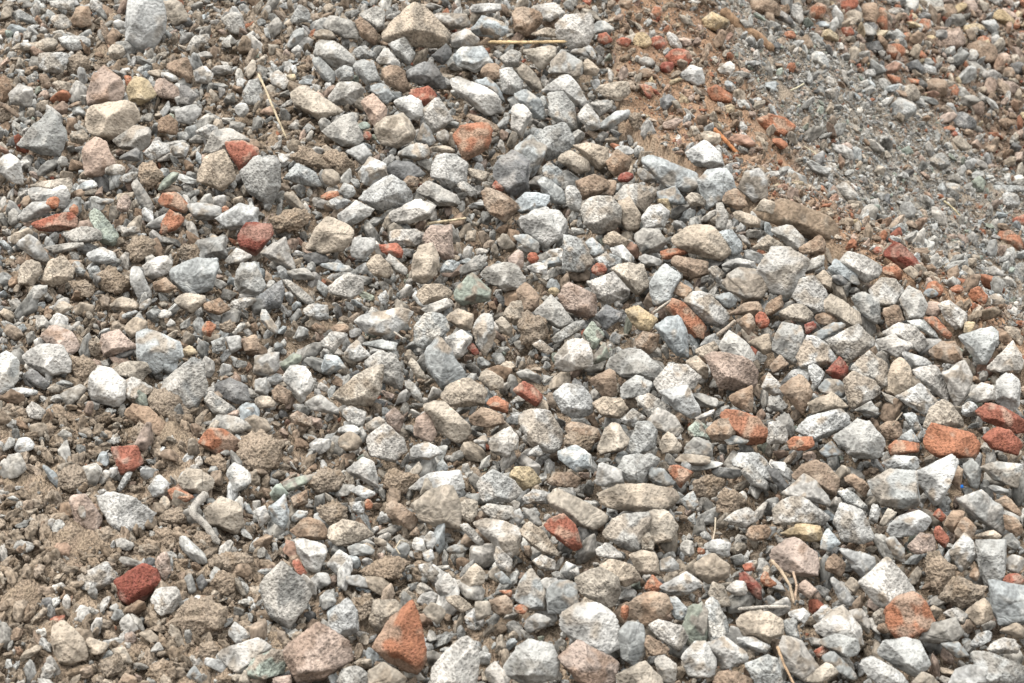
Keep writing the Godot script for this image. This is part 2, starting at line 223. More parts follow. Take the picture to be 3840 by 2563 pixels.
t3a|989 2147 -5655|-32,6 -1,24 29,11 24,-19 -22,-19|tiny angular tan stone beside the tall orange brick shard
o3a|1050 2167 -5736|-30,29 20,34 30,-6 15,-42 -25,-21|small angular brown stone beside the tall orange brick shard
x3a|1095 2148 -5775|-24,2 -4,47 16,32 16,-39 -4,-44|tall orange brick shard up the slope from the terracotta brick block
w2a|1160 2188 -5885|-42,4 -5,15 27,10 37,-6 -5,-17|tiny long flat off-white stone beside the tall orange brick shard
g3a|1217 2221 -5995|-53,18 34,18 34,-14 12,-30 -31,-3|small flat grey stone off to the side of the tall orange brick shard
g3a|1332 2239 -6174|-37,23 34,23 34,-15 1,-31 -31,-15|small angular grey stone up the slope from the mauve boulder
o3r|1396 2234 -6245|-30,8 -10,23 16,22 32,-2 18,-21 -5,-22 -29,-10|tiny rounded brown stone just above the mauve boulder
p3r|1482 2252 -6318|-28,-10 -27,14 -8,29 20,21 30,1 21,-23 -11,-28|tiny rounded pinkish-grey stone up the slope from the mauve boulder
y3a|1592 2215 -6314|-51,10 -12,38 43,-12 32,-40|ochre wedge in the far rubble
x2r|1626 2194 -6302|-18,-5 -15,10 -2,16 15,12 18,2 15,-11 -6,-17|tiny rounded orange brick fragment beside the ochre wedge
y3a|1469 2175 -6207|-59,5 14,16 53,-6 -3,-17|small long flat ochre stone beside the mauve boulder
w3a|1536 2181 -6238|-41,19 9,24 37,-20 -2,-26|small slanting off-white stone beside the ochre wedge
p3a|1357 2117 -6000|-42,-7 -29,30 24,38 45,-7 13,-38 -34,-28|mauve boulder in the far rubble
o4a|1454 2077 -6017|-63,32 -10,43 43,27 48,-42 11,-52 -52,1|big brown boulder in the far rubble
x2r|1487 2128 -6145|-22,-9 -20,10 0,18 13,13 26,-3 14,-14 -9,-15|tiny rounded orange brick fragment just above the big brown boulder
w2r|1530 2127 -6160|-17,14 -2,25 14,16 18,2 12,-22 -8,-23 -16,-11|tiny rounded off-white stone between the big brown boulder and the ochre wedge
x3a|1118 2050 -5691|-34,21 36,26 31,-9 -9,-34 -29,-19|terracotta brick block in the far rubble
k3a|1046 2059 -5633|-37,9 23,19 34,-12 -22,-17|tiny flat dark grey stone beside the terracotta brick block
g2a|1137 2102 -5764|-36,-7 0,25 31,4 10,-22|small blocky grey stone just above the terracotta brick block
x2r|1174 2105 -5807|-13,5 -1,23 9,15 12,2 8,-18 -1,-22 -12,-6|tiny rounded orange brick fragment just above the terracotta brick block
b2r|1216 2092 -5826|-24,13 -20,18 4,16 18,3 24,-16 2,-18 -12,-11|tiny slanting blue-grey stone beside the terracotta brick block
x2r|1201 2055 -5778|-37,17 -31,23 2,15 24,-1 35,-21 14,-22 -6,-12|small long slanting orange brick fragment just above the near-black stone
y2r|1267 2111 -5905|-22,2 -2,11 16,7 21,-2 16,-7 -1,-10 -18,-7|tiny flat ochre stone beside the mauve boulder
g2r|1117 2004 -5651|-27,7 -5,19 11,16 29,-4 17,-16 -2,-17 -22,-10|tiny rounded grey stone against a tiny orange brick fragment near the terracotta brick block
k3a|1181 2004 -5704|-35,11 6,26 27,1 17,-30 -14,-15|near-black stone in the far rubble
w2a|1228 2001 -5742|-25,24 21,9 26,-17 -15,-17|tiny blocky off-white stone beside the near-black stone
x2a|1093 1960 -5567|-33,25 18,5 33,-15 -8,-15|tiny long slanting orange brick fragment beside the near-black stone
x2a|1168 1959 -5654|-29,14 25,4 35,-9 -21,-9|tiny long flat orange brick fragment just below the near-black stone
o3a|1239 1943 -5681|-39,0 -21,30 28,25 33,-20 -6,-35|small angular brown stone beside the near-black stone
t3r|1134 1915 -5532|-29,-13 -21,18 -3,31 15,24 29,0 23,-19 -5,-29|small rounded tan stone just above the grey-white stone
g2r|1383 1988 -5867|-15,-10 -13,14 -5,23 12,17 16,1 9,-21 -3,-22|tiny rounded grey stone just below the big brown boulder
y2r|1336 1976 -5811|-13,-8 -13,8 -5,13 7,11 15,3 11,-10 0,-13|tiny rounded ochre stone down the slope from the big brown boulder
x2r|1304 1988 -5799|-14,-5 -13,4 -6,10 10,8 14,-2 8,-9 0,-10|tiny rounded orange brick fragment against a tiny ochre stone near the mauve boulder
x2r|1302 1940 -5743|-19,10 0,24 14,16 20,5 10,-22 -4,-21 -18,-12|tiny rounded orange brick fragment down the slope from the big brown boulder
w2r|1093 1926 -5512|-20,-1 -14,9 5,18 16,13 19,-3 1,-17 -12,-16|tiny rounded off-white stone just above the grey-white stone
g2r|1046 1934 -5458|-23,10 -17,21 2,21 26,-4 16,-20 4,-22 -16,-11|tiny rounded grey stone between the big brown boulder and the large peach brick stone
g3a|1078 1862 -5367|-39,6 -11,34 36,16 36,-18 3,-32 -34,-18|grey-white stone with dark stripes down the slope from the near-black stone
o2r|1524 2011 -5971|-19,-13 -16,13 -8,20 12,20 20,3 12,-20 -5,-19|tiny rounded brown stone off to the side of the big brown boulder
p2a|1527 2061 -6048|-24,19 14,19 30,-14 -19,-20|tiny blocky pinkish-grey stone beside the big brown boulder
k2r|1562 2028 -6010|-25,11 -9,23 18,19 27,1 19,-17 -14,-24 -22,-15|tiny rounded dark grey stone off to the side of the big brown boulder
y3a|887 2071 -5450|-34,10 0,20 34,-4 25,-19 -24,-9|small flat ochre stone off to the side of the tall orange brick shard
r2a|958 2094 -5569|-22,13 13,18 23,-7 -12,-22|tiny blocky dull red brick fragment off to the side of the tall orange brick shard
b2r|874 2103 -5475|-38,2 -10,12 26,9 38,1 27,-9 -12,-11 -35,-6|tiny long flat blue-grey stone off to the side of the tall orange brick shard
k2r|1041 2119 -5687|-26,10 -8,19 22,15 28,3 22,-14 -4,-20 -24,-12|tiny rounded dark grey stone beside the tall orange brick shard
x2r|737 2043 -5172|-18,-7 -17,6 -1,13 12,11 19,-4 12,-10 -8,-12|tiny rounded orange brick fragment up the slope from the large peach brick stone
x2r|1259 2155 -5949|-23,-3 -15,19 11,21 22,13 21,-7 3,-24 -15,-19|tiny rounded orange brick fragment against a tiny blue-grey stone near the mauve boulder
w2a|831 1881 -5053|-27,11 14,16 23,-7 -4,-21|tiny blocky off-white stone off to the side of the large peach brick stone
g3a|780 1612 -4530|-38,9 -2,25 34,-7 10,-27|small slanting grey stone off to the side of the long splintered brown wood chunk
x2a|716 1616 -4473|-19,11 1,11 18,-22|tiny long slanting orange brick fragment just above the long splintered brown wood chunk
z4a|596 1541 -3967|-116,27 -78,40 -39,49 50,11 121,-21 102,-43 44,-43 -97,1|long splintered brown wood chunk on the rim of the sandy flank
w2r|746 1661 -4566|-18,-8 -18,11 0,16 10,14 22,-1 11,-14 -4,-16|tiny rounded off-white stone up the slope from the long splintered brown wood chunk
b2r|1053 1601 -4936|-26,11 -20,18 3,13 22,-2 26,-17 16,-18 -17,-5|tiny slanting blue-grey stone up the slope from the maroon brick oblong
w2a|978 1606 -4828|-26,0 17,17 9,-17|tiny three-cornered off-white stone up the slope from the maroon brick oblong
b3a|1370 1642 -5412|-82,11 66,11 80,-8 -53,-13|small long flat blue-grey stone up the slope from the large peach stone
w3r|1372 1609 -5341|-26,-12 -24,17 -12,25 21,17 27,-5 24,-17 0,-25|small rounded off-white stone up the slope from the large peach stone
r2a|1378 1550 -5246|-30,7 8,21 32,-12 -16,-17|tiny blocky dull red brick fragment just above the large peach stone
t3a|1268 1772 -5491|-34,11 -4,26 36,-14 1,-24|small slanting tan stone off to the side of the grey-white stone
x2r|1246 1817 -5547|-23,-3 -22,2 -8,10 13,8 25,-1 17,-7 -8,-10|tiny long flat orange brick fragment off to the side of the grey-white stone
r2r|1261 1802 -5543|-11,5 -2,10 6,8 12,0 9,-8 -3,-9 -10,-6|tiny rounded dull red brick fragment off to the side of the grey-white stone
k3r|1309 1843 -5639|-45,7 -33,23 -4,32 38,7 44,-15 11,-32 -21,-21|small rounded dark grey stone off to the side of the grey-white stone
g3r|965 1572 -4742|-19,14 -11,25 14,21 25,-3 10,-23 -8,-24 -19,-17|small rounded grey stone up the slope from the maroon brick oblong
g3r|1160 1635 -5128|-25,-7 -20,11 -9,19 20,14 24,-2 16,-16 -1,-20|tiny rounded grey stone off to the side of the large peach stone
g3a|1152 1712 -5230|-40,5 10,28 33,-13 1,-27|small blocky grey stone down the slope from the grey-white stone
x4a|624 1773 -4618|-56,13 -19,28 22,22 54,-3 17,-31 -19,-23|large peach brick stone on the far flank
b3r|820 1984 -5203|-35,11 -32,23 10,18 26,0 32,-23 20,-26 -12,-14|small slanting blue-grey stone off to the side of the tall orange brick shard
w2r|1004 1968 -5462|-19,7 -4,13 14,12 19,-2 12,-11 -8,-14 -16,-7|tiny rounded off-white stone off to the side of the terracotta brick block
w2r|1418 2067 -5995|-15,13 -6,22 12,16 19,1 8,-20 -8,-21 -15,-13|tiny rounded off-white stone between the ochre wedge and the grey-white stone
p3r|1497 1959 -5878|-36,12 -18,23 18,19 42,2 29,-17 -14,-24 -31,-14|small rounded pinkish-grey stone down the slope from the big brown boulder
g2r|1506 1965 -5895|-28,10 -12,17 18,12 31,-2 17,-17 -5,-16 -27,-5|tiny flat grey stone down the slope from the big brown boulder
t3a|-994 1508 -3915|-32,2 20,19 30,12 13,-12 -15,-19|small flat tan stone off to the side of the long thin grey slate
g3a|-868 1510 -3927|-48,3 -3,20 38,13 38,-11 -17,-21|small flat grey stone beside the dark green-grey stone
g3a|-895 1486 -3896|-50,3 50,13 57,7 -26,-17|long thin grey slate up the slope from the tan boulder
n4a|-834 1526 -3958|-37,36 -13,43 36,-17 22,-41 -6,-31|dark green-grey stone beside the long thin grey slate
w3a|-955 1482 -3873|-41,11 -10,31 10,18 37,-23 27,-34 -10,-13|medium slanting off-white stone beside the tan boulder
w3a|-818 1468 -3873|-35,7 -1,20 32,7 30,-14 -1,-17 -28,-10|small flat off-white stone just below the dark green-grey stone
t3a|-946 1436 -3795|-26,5 -6,27 21,25 26,-1 7,-28 -20,-25|small chunky tan stone beside the tan boulder
t4a|-891 1438 -3803|-39,-18 -19,23 11,36 38,2 28,-18 -9,-31|tan boulder with a humped top
g3a|-781 1519 -3965|-25,9 26,9 29,-1 -17,-16|tiny flat grey stone beside the dark green-grey stone
w3a|-705 1446 -3854|-31,3 -9,20 18,25 32,10 22,-14 -13,-26 -26,-18|small many-sided off-white stone beside the narrow upright white stone
w3a|-731 1415 -3809|-24,33 0,40 24,-18 24,-34 -3,-34 -17,-4|narrow upright white stone beside the large pale-blue faceted stone
b4a|-624 1430 -3830|-58,11 -4,36 47,35 50,18 37,-30 -17,-41 -51,-13|large pale-blue faceted stone up the slope from the small orange brick nub
o3a|-683 1410 -3810|-26,8 1,18 32,-5 8,-15 -19,-12|small flat brown stone beside the narrow upright white stone
g4a|-522 1421 -3843|-34,1 -17,42 14,32 37,-12 20,-36 -20,-29|medium chunky grey stone beside the spiky white triangular stone
g4a|-607 1482 -3924|-41,-10 -34,18 28,28 37,-22 -17,-24|small angular grey stone just above the large pale-blue faceted stone
d4a|-651 1475 -3922|-35,2 0,23 35,-2 0,-23|small blocky earth-brown clod just above the large pale-blue faceted stone
m4a|-525 1506 -3960|-39,1 -18,32 35,29 40,4 3,-41 -28,-27|dark maroon brick lump with a lighter corner
w3a|-554 1465 -3916|-30,-7 -2,21 33,3 15,-10 -19,-17|small flat off-white stone just below the dark maroon brick lump
t3a|-626 1380 -3772|-34,4 -14,19 32,14 32,-3 2,-23 -24,-13|small chunky tan stone just below the large pale-blue faceted stone
o3a|-576 1370 -3769|-30,6 7,18 30,-4 7,-17 -20,-10|small angular brown stone just above the small orange brick nub
w3a|-529 1376 -3793|-32,-2 -4,12 34,12 16,-8 -18,-15|small long flat off-white stone off to the side of the small orange brick nub
g3a|-921 1397 -3750|-24,-11 -6,15 24,19 24,2 -16,-24|small slanting grey stone just below the tan boulder
t3a|-863 1369 -3717|-19,-1 -2,16 25,3 -9,-18|small blocky tan stone down the slope from the tan boulder
t3a|-751 1376 -3748|-33,-3 -6,17 27,7 27,-10 -16,-13|small flat tan stone just below the narrow upright white stone
w2r|-713 1375 -3762|-14,-5 -9,3 7,13 14,13 12,2 -1,-12 -10,-13|tiny slanting off-white stone just below the narrow upright white stone
w2a|-741 1356 -3730|-34,-6 20,11 30,8 -7,-9|small long flat off-white stone just above the jagged pinkish-grey flat stone
t3a|-717 1334 -3687|-25,-1 -2,22 24,12 17,-11 -9,-24|small angular tan stone beside the jagged pinkish-grey flat stone
w2r|-676 1357 -3740|-25,-3 -24,4 -3,10 19,7 27,-1 13,-8 -10,-9|tiny long flat off-white stone just above the large blue-grey block
x3a|-581 1331 -3713|-17,2 -4,15 20,12 3,-18 -10,-15|small orange brick nub in brown dirt
b4a|-662 1294 -3611|-42,34 -18,44 46,21 52,-11 -6,-49 -38,-27|large blue-grey block up the slope from the huge slanted grey slab
p4a|-846 1313 -3624|-40,11 -24,34 21,18 44,-18 21,-34 -40,-5|medium slanting pinkish-grey stone just above the round brown clod
w4a|-853 1280 -3563|-53,9 -18,31 26,28 45,-4 42,-26 -2,-32 -43,-10|medium many-sided off-white stone beside the bluish boulder
d4a|-796 1264 -3572|-27,-5 -24,23 4,30 30,7 20,-24 -8,-31|round brown clod beside the white block
d4r|-800 1300 -3632|-32,6 -19,17 0,18 19,9 31,-13 10,-19 -11,-13|small flat earth-brown clod just above the round brown clod
p4a|-745 1307 -3627|-40,15 5,31 47,-11 5,-24 -20,-27|jagged pinkish-grey flat stone beside the round brown clod
k2a|-729 1284 -3623|-30,-4 29,16 19,0 -17,-14|small long flat dark grey stone just below the jagged pinkish-grey flat stone
t4a|-703 1260 -3579|-50,2 -12,18 26,15 42,-4 17,-20 -27,-11|small long flat tan stone beside the large blue-grey block
w4a|-737 1233 -3512|-37,-8 -25,42 9,36 34,11 37,-23 22,-39 -25,-29|white block paired with a smaller white block
w4a|-686 1228 -3523|-35,20 -10,26 37,7 37,-5 0,-30 -22,-18|medium chunky off-white stone beside the white block
g4a|-599 1238 -3524|-64,10 13,53 42,38 47,-2 22,-50 -1,-56 -55,-5|huge slanted grey slab half buried by a clod
d4a|-622 1200 -3506|-47,14 -19,38 19,29 40,-8 28,-45 -9,-27 -40,-2|big ridged brown clod leaning on a grey slab
o4a|-653 1177 -3460|-52,19 -28,36 3,25 52,-24 37,-42 -49,10|long brown log-shaped stone beside the big ridged brown clod
b4a|-923 1259 -3522|-30,-17 -21,30 7,43 29,27 26,-20 -11,-48|bluish boulder cut by the edge of the view
w3a|-892 1224 -3498|-41,4 3,10 37,4 27,-8 -22,-8|small long flat off-white stone just below the bluish boulder
k3a|-869 1246 -3528|-30,10 -8,23 32,-11 17,-21 -14,-8|small slanting dark grey stone beside the bluish boulder
g3a|-797 1219 -3501|-29,0 14,22 27,13 18,-6 -10,-24|small slanting grey stone just below the round brown clod
w3a|-852 1194 -3454|-19,3 -8,22 19,0 16,-15 -8,-15|small angular off-white stone down the slope from the bluish boulder
k4a|-511 1223 -3550|-44,13 -6,26 31,10 38,-18 6,-27 -32,-5|pepper-speckled dark stone beside the small round brown stone
g3a|-536 1201 -3518|-28,8 -15,30 35,-8 16,-23 -15,-14|small angular grey stone beside the pepper-speckled dark stone
w2a|-487 1188 -3518|-24,0 21,13 18,-3 -14,-12|small long flat off-white stone just below the pepper-speckled dark stone
g3a|-506 1169 -3473|-39,4 -24,19 19,13 42,-6 7,-21 -24,-9|small flat grey stone just above the banded orange-brown sandstone
d4a|-660 1152 -3430|-25,4 -3,26 27,1 12,-21 -15,-18|small angular earth-brown clod just below the long brown log-shaped stone
x4a|-517 1142 -3420|-42,-2 -24,29 9,23 40,1 34,-23 -3,-26|banded orange-brown sandstone beside the large round tan-brown boulder
w3r|-854 1141 -3374|-19,-2 -9,13 9,15 20,3 17,-6 -2,-16 -16,-11|small rounded off-white stone up the slope from the slim bluish stone
y2a|-609 1291 -3650|-15,3 2,13 18,-4 -8,-12|tiny blocky ochre stone just above the huge slanted grey slab
w3a|-528 1303 -3678|-19,14 13,17 16,-9 -7,-23|small blocky off-white stone off to the side of the small orange brick nub
g3a|-556 1301 -3670|-16,7 11,18 14,-10 -9,-17|tiny blocky grey stone just below the small orange brick nub
b2a|-524 1274 -3647|-10,10 7,3 3,-13|tiny slanting blue-grey stone up the slope from the pepper-speckled dark stone
o3a|-496 1303 -3679|-20,10 10,20 20,-13 -13,-17|small blocky brown stone off to the side of the small orange brick nub
d3r|-548 1333 -3732|-17,4 0,14 8,12 19,1 10,-10 -5,-13 -17,-6|tiny rounded earth-brown clod beside the small orange brick nub
b2r|-857 1443 -3835|-16,3 -12,16 1,17 13,4 15,-9 5,-19 -6,-13|tiny rounded blue-grey stone just below the long thin grey slate
b2r|-824 1437 -3829|-15,4 -6,15 6,16 16,-3 13,-11 -7,-15 -12,-11|tiny rounded blue-grey stone off to the side of the long thin grey slate
d4r|-750 1483 -3913|-27,11 -8,26 19,25 30,3 18,-21 -14,-29 -27,-10|small rounded earth-brown clod just above the narrow upright white stone
d4r|-785 1419 -3809|-32,-8 -30,16 -1,31 19,22 36,-2 20,-25 -15,-28|small rounded earth-brown clod beside the narrow upright white stone
d4r|-840 1406 -3783|-27,5 -25,15 -1,20 19,10 27,-7 10,-22 -8,-18|small rounded earth-brown clod beside the tan boulder
w4a|-468 1473 -3922|-45,1 11,43 35,-40 -7,-23|spiky white triangular stone beside the dark maroon brick lump
t4a|-369 1507 -3978|-56,-25 -35,21 -7,45 46,31 49,-7 25,-34 -24,-41|big speckled tan boulder beside a spiky white stone
w3a|-306 1485 -3970|-28,0 -17,23 28,21 28,-3 4,-28 -24,-21|small chunky off-white stone beside the big speckled tan boulder
r3a|-248 1480 -3979|-33,13 13,15 27,-1 23,-20 -22,-8|brown-red brick sliver beside the blocky cream stone
w4a|-221 1507 -4016|-56,14 39,17 43,-8 22,-22 -28,-15|small long flat off-white stone beside the brown-red brick sliver
p4a|-148 1498 -3988|-42,-1 -21,34 25,34 30,-33 11,-43|smooth mauve-grey upright stone up the slope from the blocky cream stone
t4a|-177 1453 -3930|-29,-35 -25,17 -18,42 16,45 30,14 27,-28 -5,-47|blocky cream stone with a brown underside
t3a|-270 1447 -3922|-36,7 -17,28 4,25 34,-10 29,-26 -6,-22|small chunky tan stone just below the brown-red brick sliver
g3a|-235 1449 -3939|-31,15 -14,26 28,-9 24,-27 -4,-13|small long slanting grey stone just below the brown-red brick sliver
b3a|-356 1445 -3924|-43,6 -11,12 36,-1 32,-11 -11,-8|small long flat blue-grey stone just below the big speckled tan boulder
w4a|-328 1408 -3851|-45,-4 -1,30 33,20 35,-11 6,-28 -38,-14|medium chunky off-white stone down the slope from the big speckled tan boulder
g3a|-428 1400 -3845|-43,33 -30,36 42,-21 35,-32 15,-28 -23,6|long slanting grey splinter stone down the slope from the spiky white triangular stone
k3a|-472 1388 -3806|-37,-3 20,37 27,13 17,-24 -17,-27|small angular dark grey stone beside the long slanting grey splinter stone
w3a|-383 1360 -3785|-37,-3 -14,17 23,14 27,-13 13,-20|small flat off-white stone just below the long slanting grey splinter stone
b3a|-128 1446 -3935|-29,-13 -4,17 28,8 7,-13|small flat blue-grey stone beside the blocky cream stone
g3a|-78 1449 -3939|-34,-9 11,24 32,19 18,-9 -24,-23|small slanting grey stone just above the dull olive-brown pointed stone
g4a|-16 1427 -3887|-57,7 -19,28 19,28 50,1 36,-27 2,-30 -43,-10|medium flat grey stone beside the dull olive-brown pointed stone
n4a|-79 1399 -3842|-40,0 1,41 42,0 35,-20 -19,-30 -36,-20|dull olive-brown pointed stone up the slope from the tall narrow speckled stone
t4a|-158 1394 -3848|-46,-1 -29,19 29,19 49,6 29,-15 -19,-25|small flat tan stone just below the blocky cream stone
g3a|-150 1368 -3818|-51,-10 23,20 37,3 0,-14|small long flat grey stone just above the pale-blue stone
w4a|-245 1342 -3758|-66,2 -42,15 57,34 61,19 37,-11 11,-34 -42,-24|big white pitted stone with a raised tail
b4a|-159 1328 -3734|-34,7 -12,37 24,31 42,4 21,-22 -12,-42 -31,-26|pale-blue stone above a long bluish-white block
b4a|-129 1268 -3640|-42,24 -10,56 19,27 48,-27 -3,-52 -32,-8|long bluish-white block tilted downhill down the slope from the pale-blue stone
t3a|-100 1346 -3778|-37,3 -7,23 26,10 23,-24 0,-20|small angular tan stone just below the dull olive-brown pointed stone
w3a|-102 1303 -3700|-28,11 5,28 28,11 11,-25 -9,-31|small angular off-white stone just above the long bluish-white block
g4a|-53 1320 -3729|-24,10 -11,37 15,43 22,-3 9,-42 -1,-52 -18,-19|tall narrow speckled stone down the slope from the dull olive-brown pointed stone
m2a|-74 1291 -3701|-15,3 -2,16 15,-7 2,-14|tiny blocky maroon brick fragment just below the tall narrow speckled stone
t3a|-14 1332 -3759|-20,11 -3,22 17,-2 14,-23 -7,-12|small slanting tan stone beside the tall narrow speckled stone
o2a|-374 1329 -3747|-20,5 -7,14 21,-2 4,-15|tiny slanting brown stone down the slope from the long slanting grey splinter stone
o2r|-334 1328 -3748|-21,-3 -16,7 -8,10 10,11 22,2 16,-7 -6,-13|tiny flat brown stone off to the side of the big white pitted stone
w3a|-342 1307 -3703|-29,-3 -6,20 33,14 0,-26 -22,-12|small angular off-white stone up the slope from the curved tan saddle-shaped stone
w3a|-295 1287 -3676|-32,-8 -3,28 33,-8 4,-21|small blocky off-white stone beside the big grey slab
b3a|-340 1266 -3645|-22,-7 -13,19 13,16 29,-7 -19,-20|small angular blue-grey stone beside the curved tan saddle-shaped stone
g4a|-237 1260 -3628|-50,12 -11,41 21,25 38,-11 30,-43 -2,-33|big grey slab behind a curved tan stone
b3a|-248 1299 -3710|-49,2 -6,12 34,6 27,-14 -12,-8|small long flat blue-grey stone just below the big white pitted stone
w4a|-393 1237 -3581|-35,7 -19,33 19,29 30,1 25,-21 0,-43|white egg-shaped stone beside the small round brown stone
o3a|-425 1216 -3558|-23,12 -4,20 21,5 15,-20 -13,-13|small round brown stone beside the white egg-shaped stone
t4a|-278 1226 -3569|-61,-14 -1,33 40,46 43,2 18,-33 -33,-35|curved tan saddle-shaped stone beside the big grey slab
g3r|-185 1223 -3594|-21,24 -16,30 6,8 19,-12 19,-30 3,-19 -17,8|small long slanting grey stone beside the big grey slab
t3a|-181 1258 -3650|-24,22 -11,28 29,-24 1,-20|small long slanting tan stone beside the long bluish-white block
t4a|-87 1217 -3559|-46,-3 -30,19 8,32 45,7 36,-22 -8,-26 -40,-18|rounded tan stone beside rusty brick pieces
x3a|-27 1200 -3543|-28,9 -2,18 23,0 19,-19 -12,-10|small slanting orange brick fragment beside the rounded tan stone
o4a|-44 1178 -3499|-36,2 -8,24 35,5 35,-10 4,-19 -30,-13|small chunky brown stone just below the rounded tan stone
t4a|-116 1172 -3487|-46,35 -9,41 46,-12 46,-30 22,-41 -18,-21 -40,7|long yellowish-tan boulder down the slope from the rounded tan stone
w3a|-287 1181 -3511|-29,7 -4,21 24,7 18,-18 -4,-21|small angular off-white stone just below the curved tan saddle-shaped stone
w3a|-349 1197 -3534|-46,-1 -2,24 35,-4 35,-20 -2,-14|small flat off-white stone just below the white egg-shaped stone
g3a|-247 1165 -3493|-21,2 5,18 20,9 14,-10 -14,-17|small angular grey stone just above the big white boulder
p3a|-214 1174 -3502|-20,10 1,25 20,4 11,-24 -14,-15|small angular pinkish-grey stone just above the big white boulder
w4a|-222 1138 -3425|-41,11 -2,40 32,11 41,-13 17,-34 -29,-22|big white boulder with a flat sloping face
w2a|-54 1142 -3456|-23,-3 11,13 18,-3 -8,-9|tiny flat off-white stone off to the side of the long yellowish-tan boulder
w4a|-12 1141 -3430|-32,7 11,32 29,13 26,-14 -1,-29 -26,-20|medium chunky off-white stone beside the round white speckled boulder
t3a|-38 1238 -3601|-28,5 -9,24 23,5 26,-14 -3,-21|small angular tan stone beside the rounded tan stone
o3a|-382 1175 -3501|-28,5 -6,18 25,-1 19,-16 -12,-10|small flat brown stone down the slope from the small round brown stone
t3r|-290 1140 -3446|-23,7 -2,19 15,13 23,4 17,-14 -6,-18 -21,-7|small rounded tan stone beside the big white boulder
w3r|-293 1157 -3484|-22,-5 -21,4 -8,10 11,10 22,0 15,-10 -6,-10|tiny flat off-white stone off to the side of the big white boulder
n3a|-417 1271 -3652|-23,-4 3,16 23,13 20,0 -13,-20|small slanting greenish-grey stone just above the white egg-shaped stone
w3a|-460 1267 -3623|-24,17 24,24 24,-12 -1,-24 -24,-21|small angular off-white stone just above the small round brown stone
w3a|-462 1230 -3577|-15,13 8,20 18,0 8,-20 -15,-13|small angular off-white stone beside the small round brown stone
t3r|-453 1203 -3540|-20,-9 -18,8 -8,13 16,10 23,2 17,-9 -11,-13|small rounded tan stone beside the small round brown stone
w3a|-153 1125 -3424|-33,11 6,17 40,-1 12,-17 -27,-11|small flat off-white stone just below the long yellowish-tan boulder
g3a|-475 1344 -3754|-25,20 -5,27 24,-19 18,-29 -5,-13|small long slanting grey stone down the slope from the long slanting grey splinter stone
w2a|-255 1385 -3841|-15,2 3,20 12,2 3,-22|tiny blocky off-white stone just above the big white pitted stone
p3a|-157 1162 -3478|-22,-14 -19,20 5,36 24,-14 15,-32|small angular pinkish-grey stone beside the long yellowish-tan boulder
d4a|-447 1125 -3409|-43,19 -6,40 33,28 47,4 24,-32 -12,-44 -37,-17|large round tan-brown boulder beside a banded orange stone
b3a|34 1494 -4004|-39,15 -4,20 24,1 28,-27 -4,-13|small long slanting blue-grey stone beside the large smooth white boulder
g4a|129 1470 -3934|-29,-33 -26,46 16,33 40,-16 16,-37|medium angular grey stone just below the large smooth white boulder
b3a|166 1484 -3968|-30,2 -2,25 30,-5 2,-23|small blocky blue-grey stone just below the round many-faced grey boulder
b3a|199 1458 -3928|-32,4 -11,18 37,4 17,-13 -15,-17|small flat blue-grey stone just above the smooth white brick-shaped stone
w3a|95 1469 -3958|-41,9 5,16 29,2 15,-23|small flat off-white stone just below the large smooth white boulder
b3a|79 1455 -3944|-27,5 19,12 23,-6 -13,-13|tiny flat blue-grey stone just below the large smooth white boulder
w3a|54 1443 -3928|-26,4 -1,13 20,8 16,-14 -12,-10|tiny flat off-white stone down the slope from the large smooth white boulder
t3a|214 1498 -3987|-45,10 -4,21 38,-4 41,-21 -29,-7|small long flat tan stone just below the round many-faced grey boulder
w3a|225 1472 -3947|-27,13 1,20 26,-9 12,-23 -20,-2|small slanting off-white stone just above the smooth white brick-shaped stone
g4a|283 1498 -3959|-37,10 -16,28 19,24 40,-4 15,-25 -16,-30|small chunky grey stone beside the bright orange-red flat shard
x3a|328 1474 -3935|-33,7 26,12 37,0 -8,-14 -22,-14|bright orange-red flat shard beside the flat brown-edged grey slab
t4a|387 1494 -3927|-67,11 -27,39 22,36 63,-20 39,-42 -9,-30 -54,-9|big dusty tan boulder with an orange shard at its foot
b3a|445 1495 -3937|-31,20 0,29 24,-1 21,-25 0,-32|small slanting blue-grey stone beside the big dusty tan boulder
w3a|280 1458 -3920|-35,3 -10,15 33,1 22,-13 -17,-8|small long flat off-white stone just above the smooth blue-grey prism
o4a|357 1447 -3877|-48,11 -27,23 38,11 38,-17 4,-25 -30,-6|flat brown-edged grey slab beside the bright orange-red flat shard
g3a|406 1435 -3857|-19,9 -9,23 19,-1 5,-26|small slanting grey stone beside the flat brown-edged grey slab
w3a|459 1451 -3872|-51,-4 -10,16 41,3 41,-11 -4,-11|small long flat off-white stone beside the huge pale boulder
g4a|458 1414 -3789|-63,-2 -17,35 40,28 50,-2 30,-32 -7,-36|medium chunky grey stone beside the huge pale boulder
w4a|193 1404 -3824|-48,15 8,35 48,-2 45,-16 -6,-33 -29,-22|smooth white brick-shaped stone beside the crumbly cream-yellow stone
t4a|239 1428 -3858|-51,17 -10,31 24,24 38,-20 10,-41|medium angular tan stone beside the smooth white brick-shaped stone
b4a|299 1413 -3821|-31,-2 -13,42 4,45 36,15 14,-36 -19,-46|smooth blue-grey prism beside the flat brown-edged grey slab
o3a|336 1400 -3812|-23,-3 -6,21 22,4 8,-21|small blocky brown stone beside the smooth blue-grey prism
w4a|376 1368 -3740|-49,23 -26,36 10,30 47,-13 30,-40 0,-33 -43,6|brightest white smooth stone beside the brown stone
x4a|337 1349 -3728|-44,22 -31,42 -5,32 41,-17 35,-40 8,-37|brown stone with a rust-orange flank
y3a|248 1350 -3742|-39,18 -9,28 37,-2 18,-29 -9,-22|crumbly cream-yellow stone beside the pointed grey-blue stone
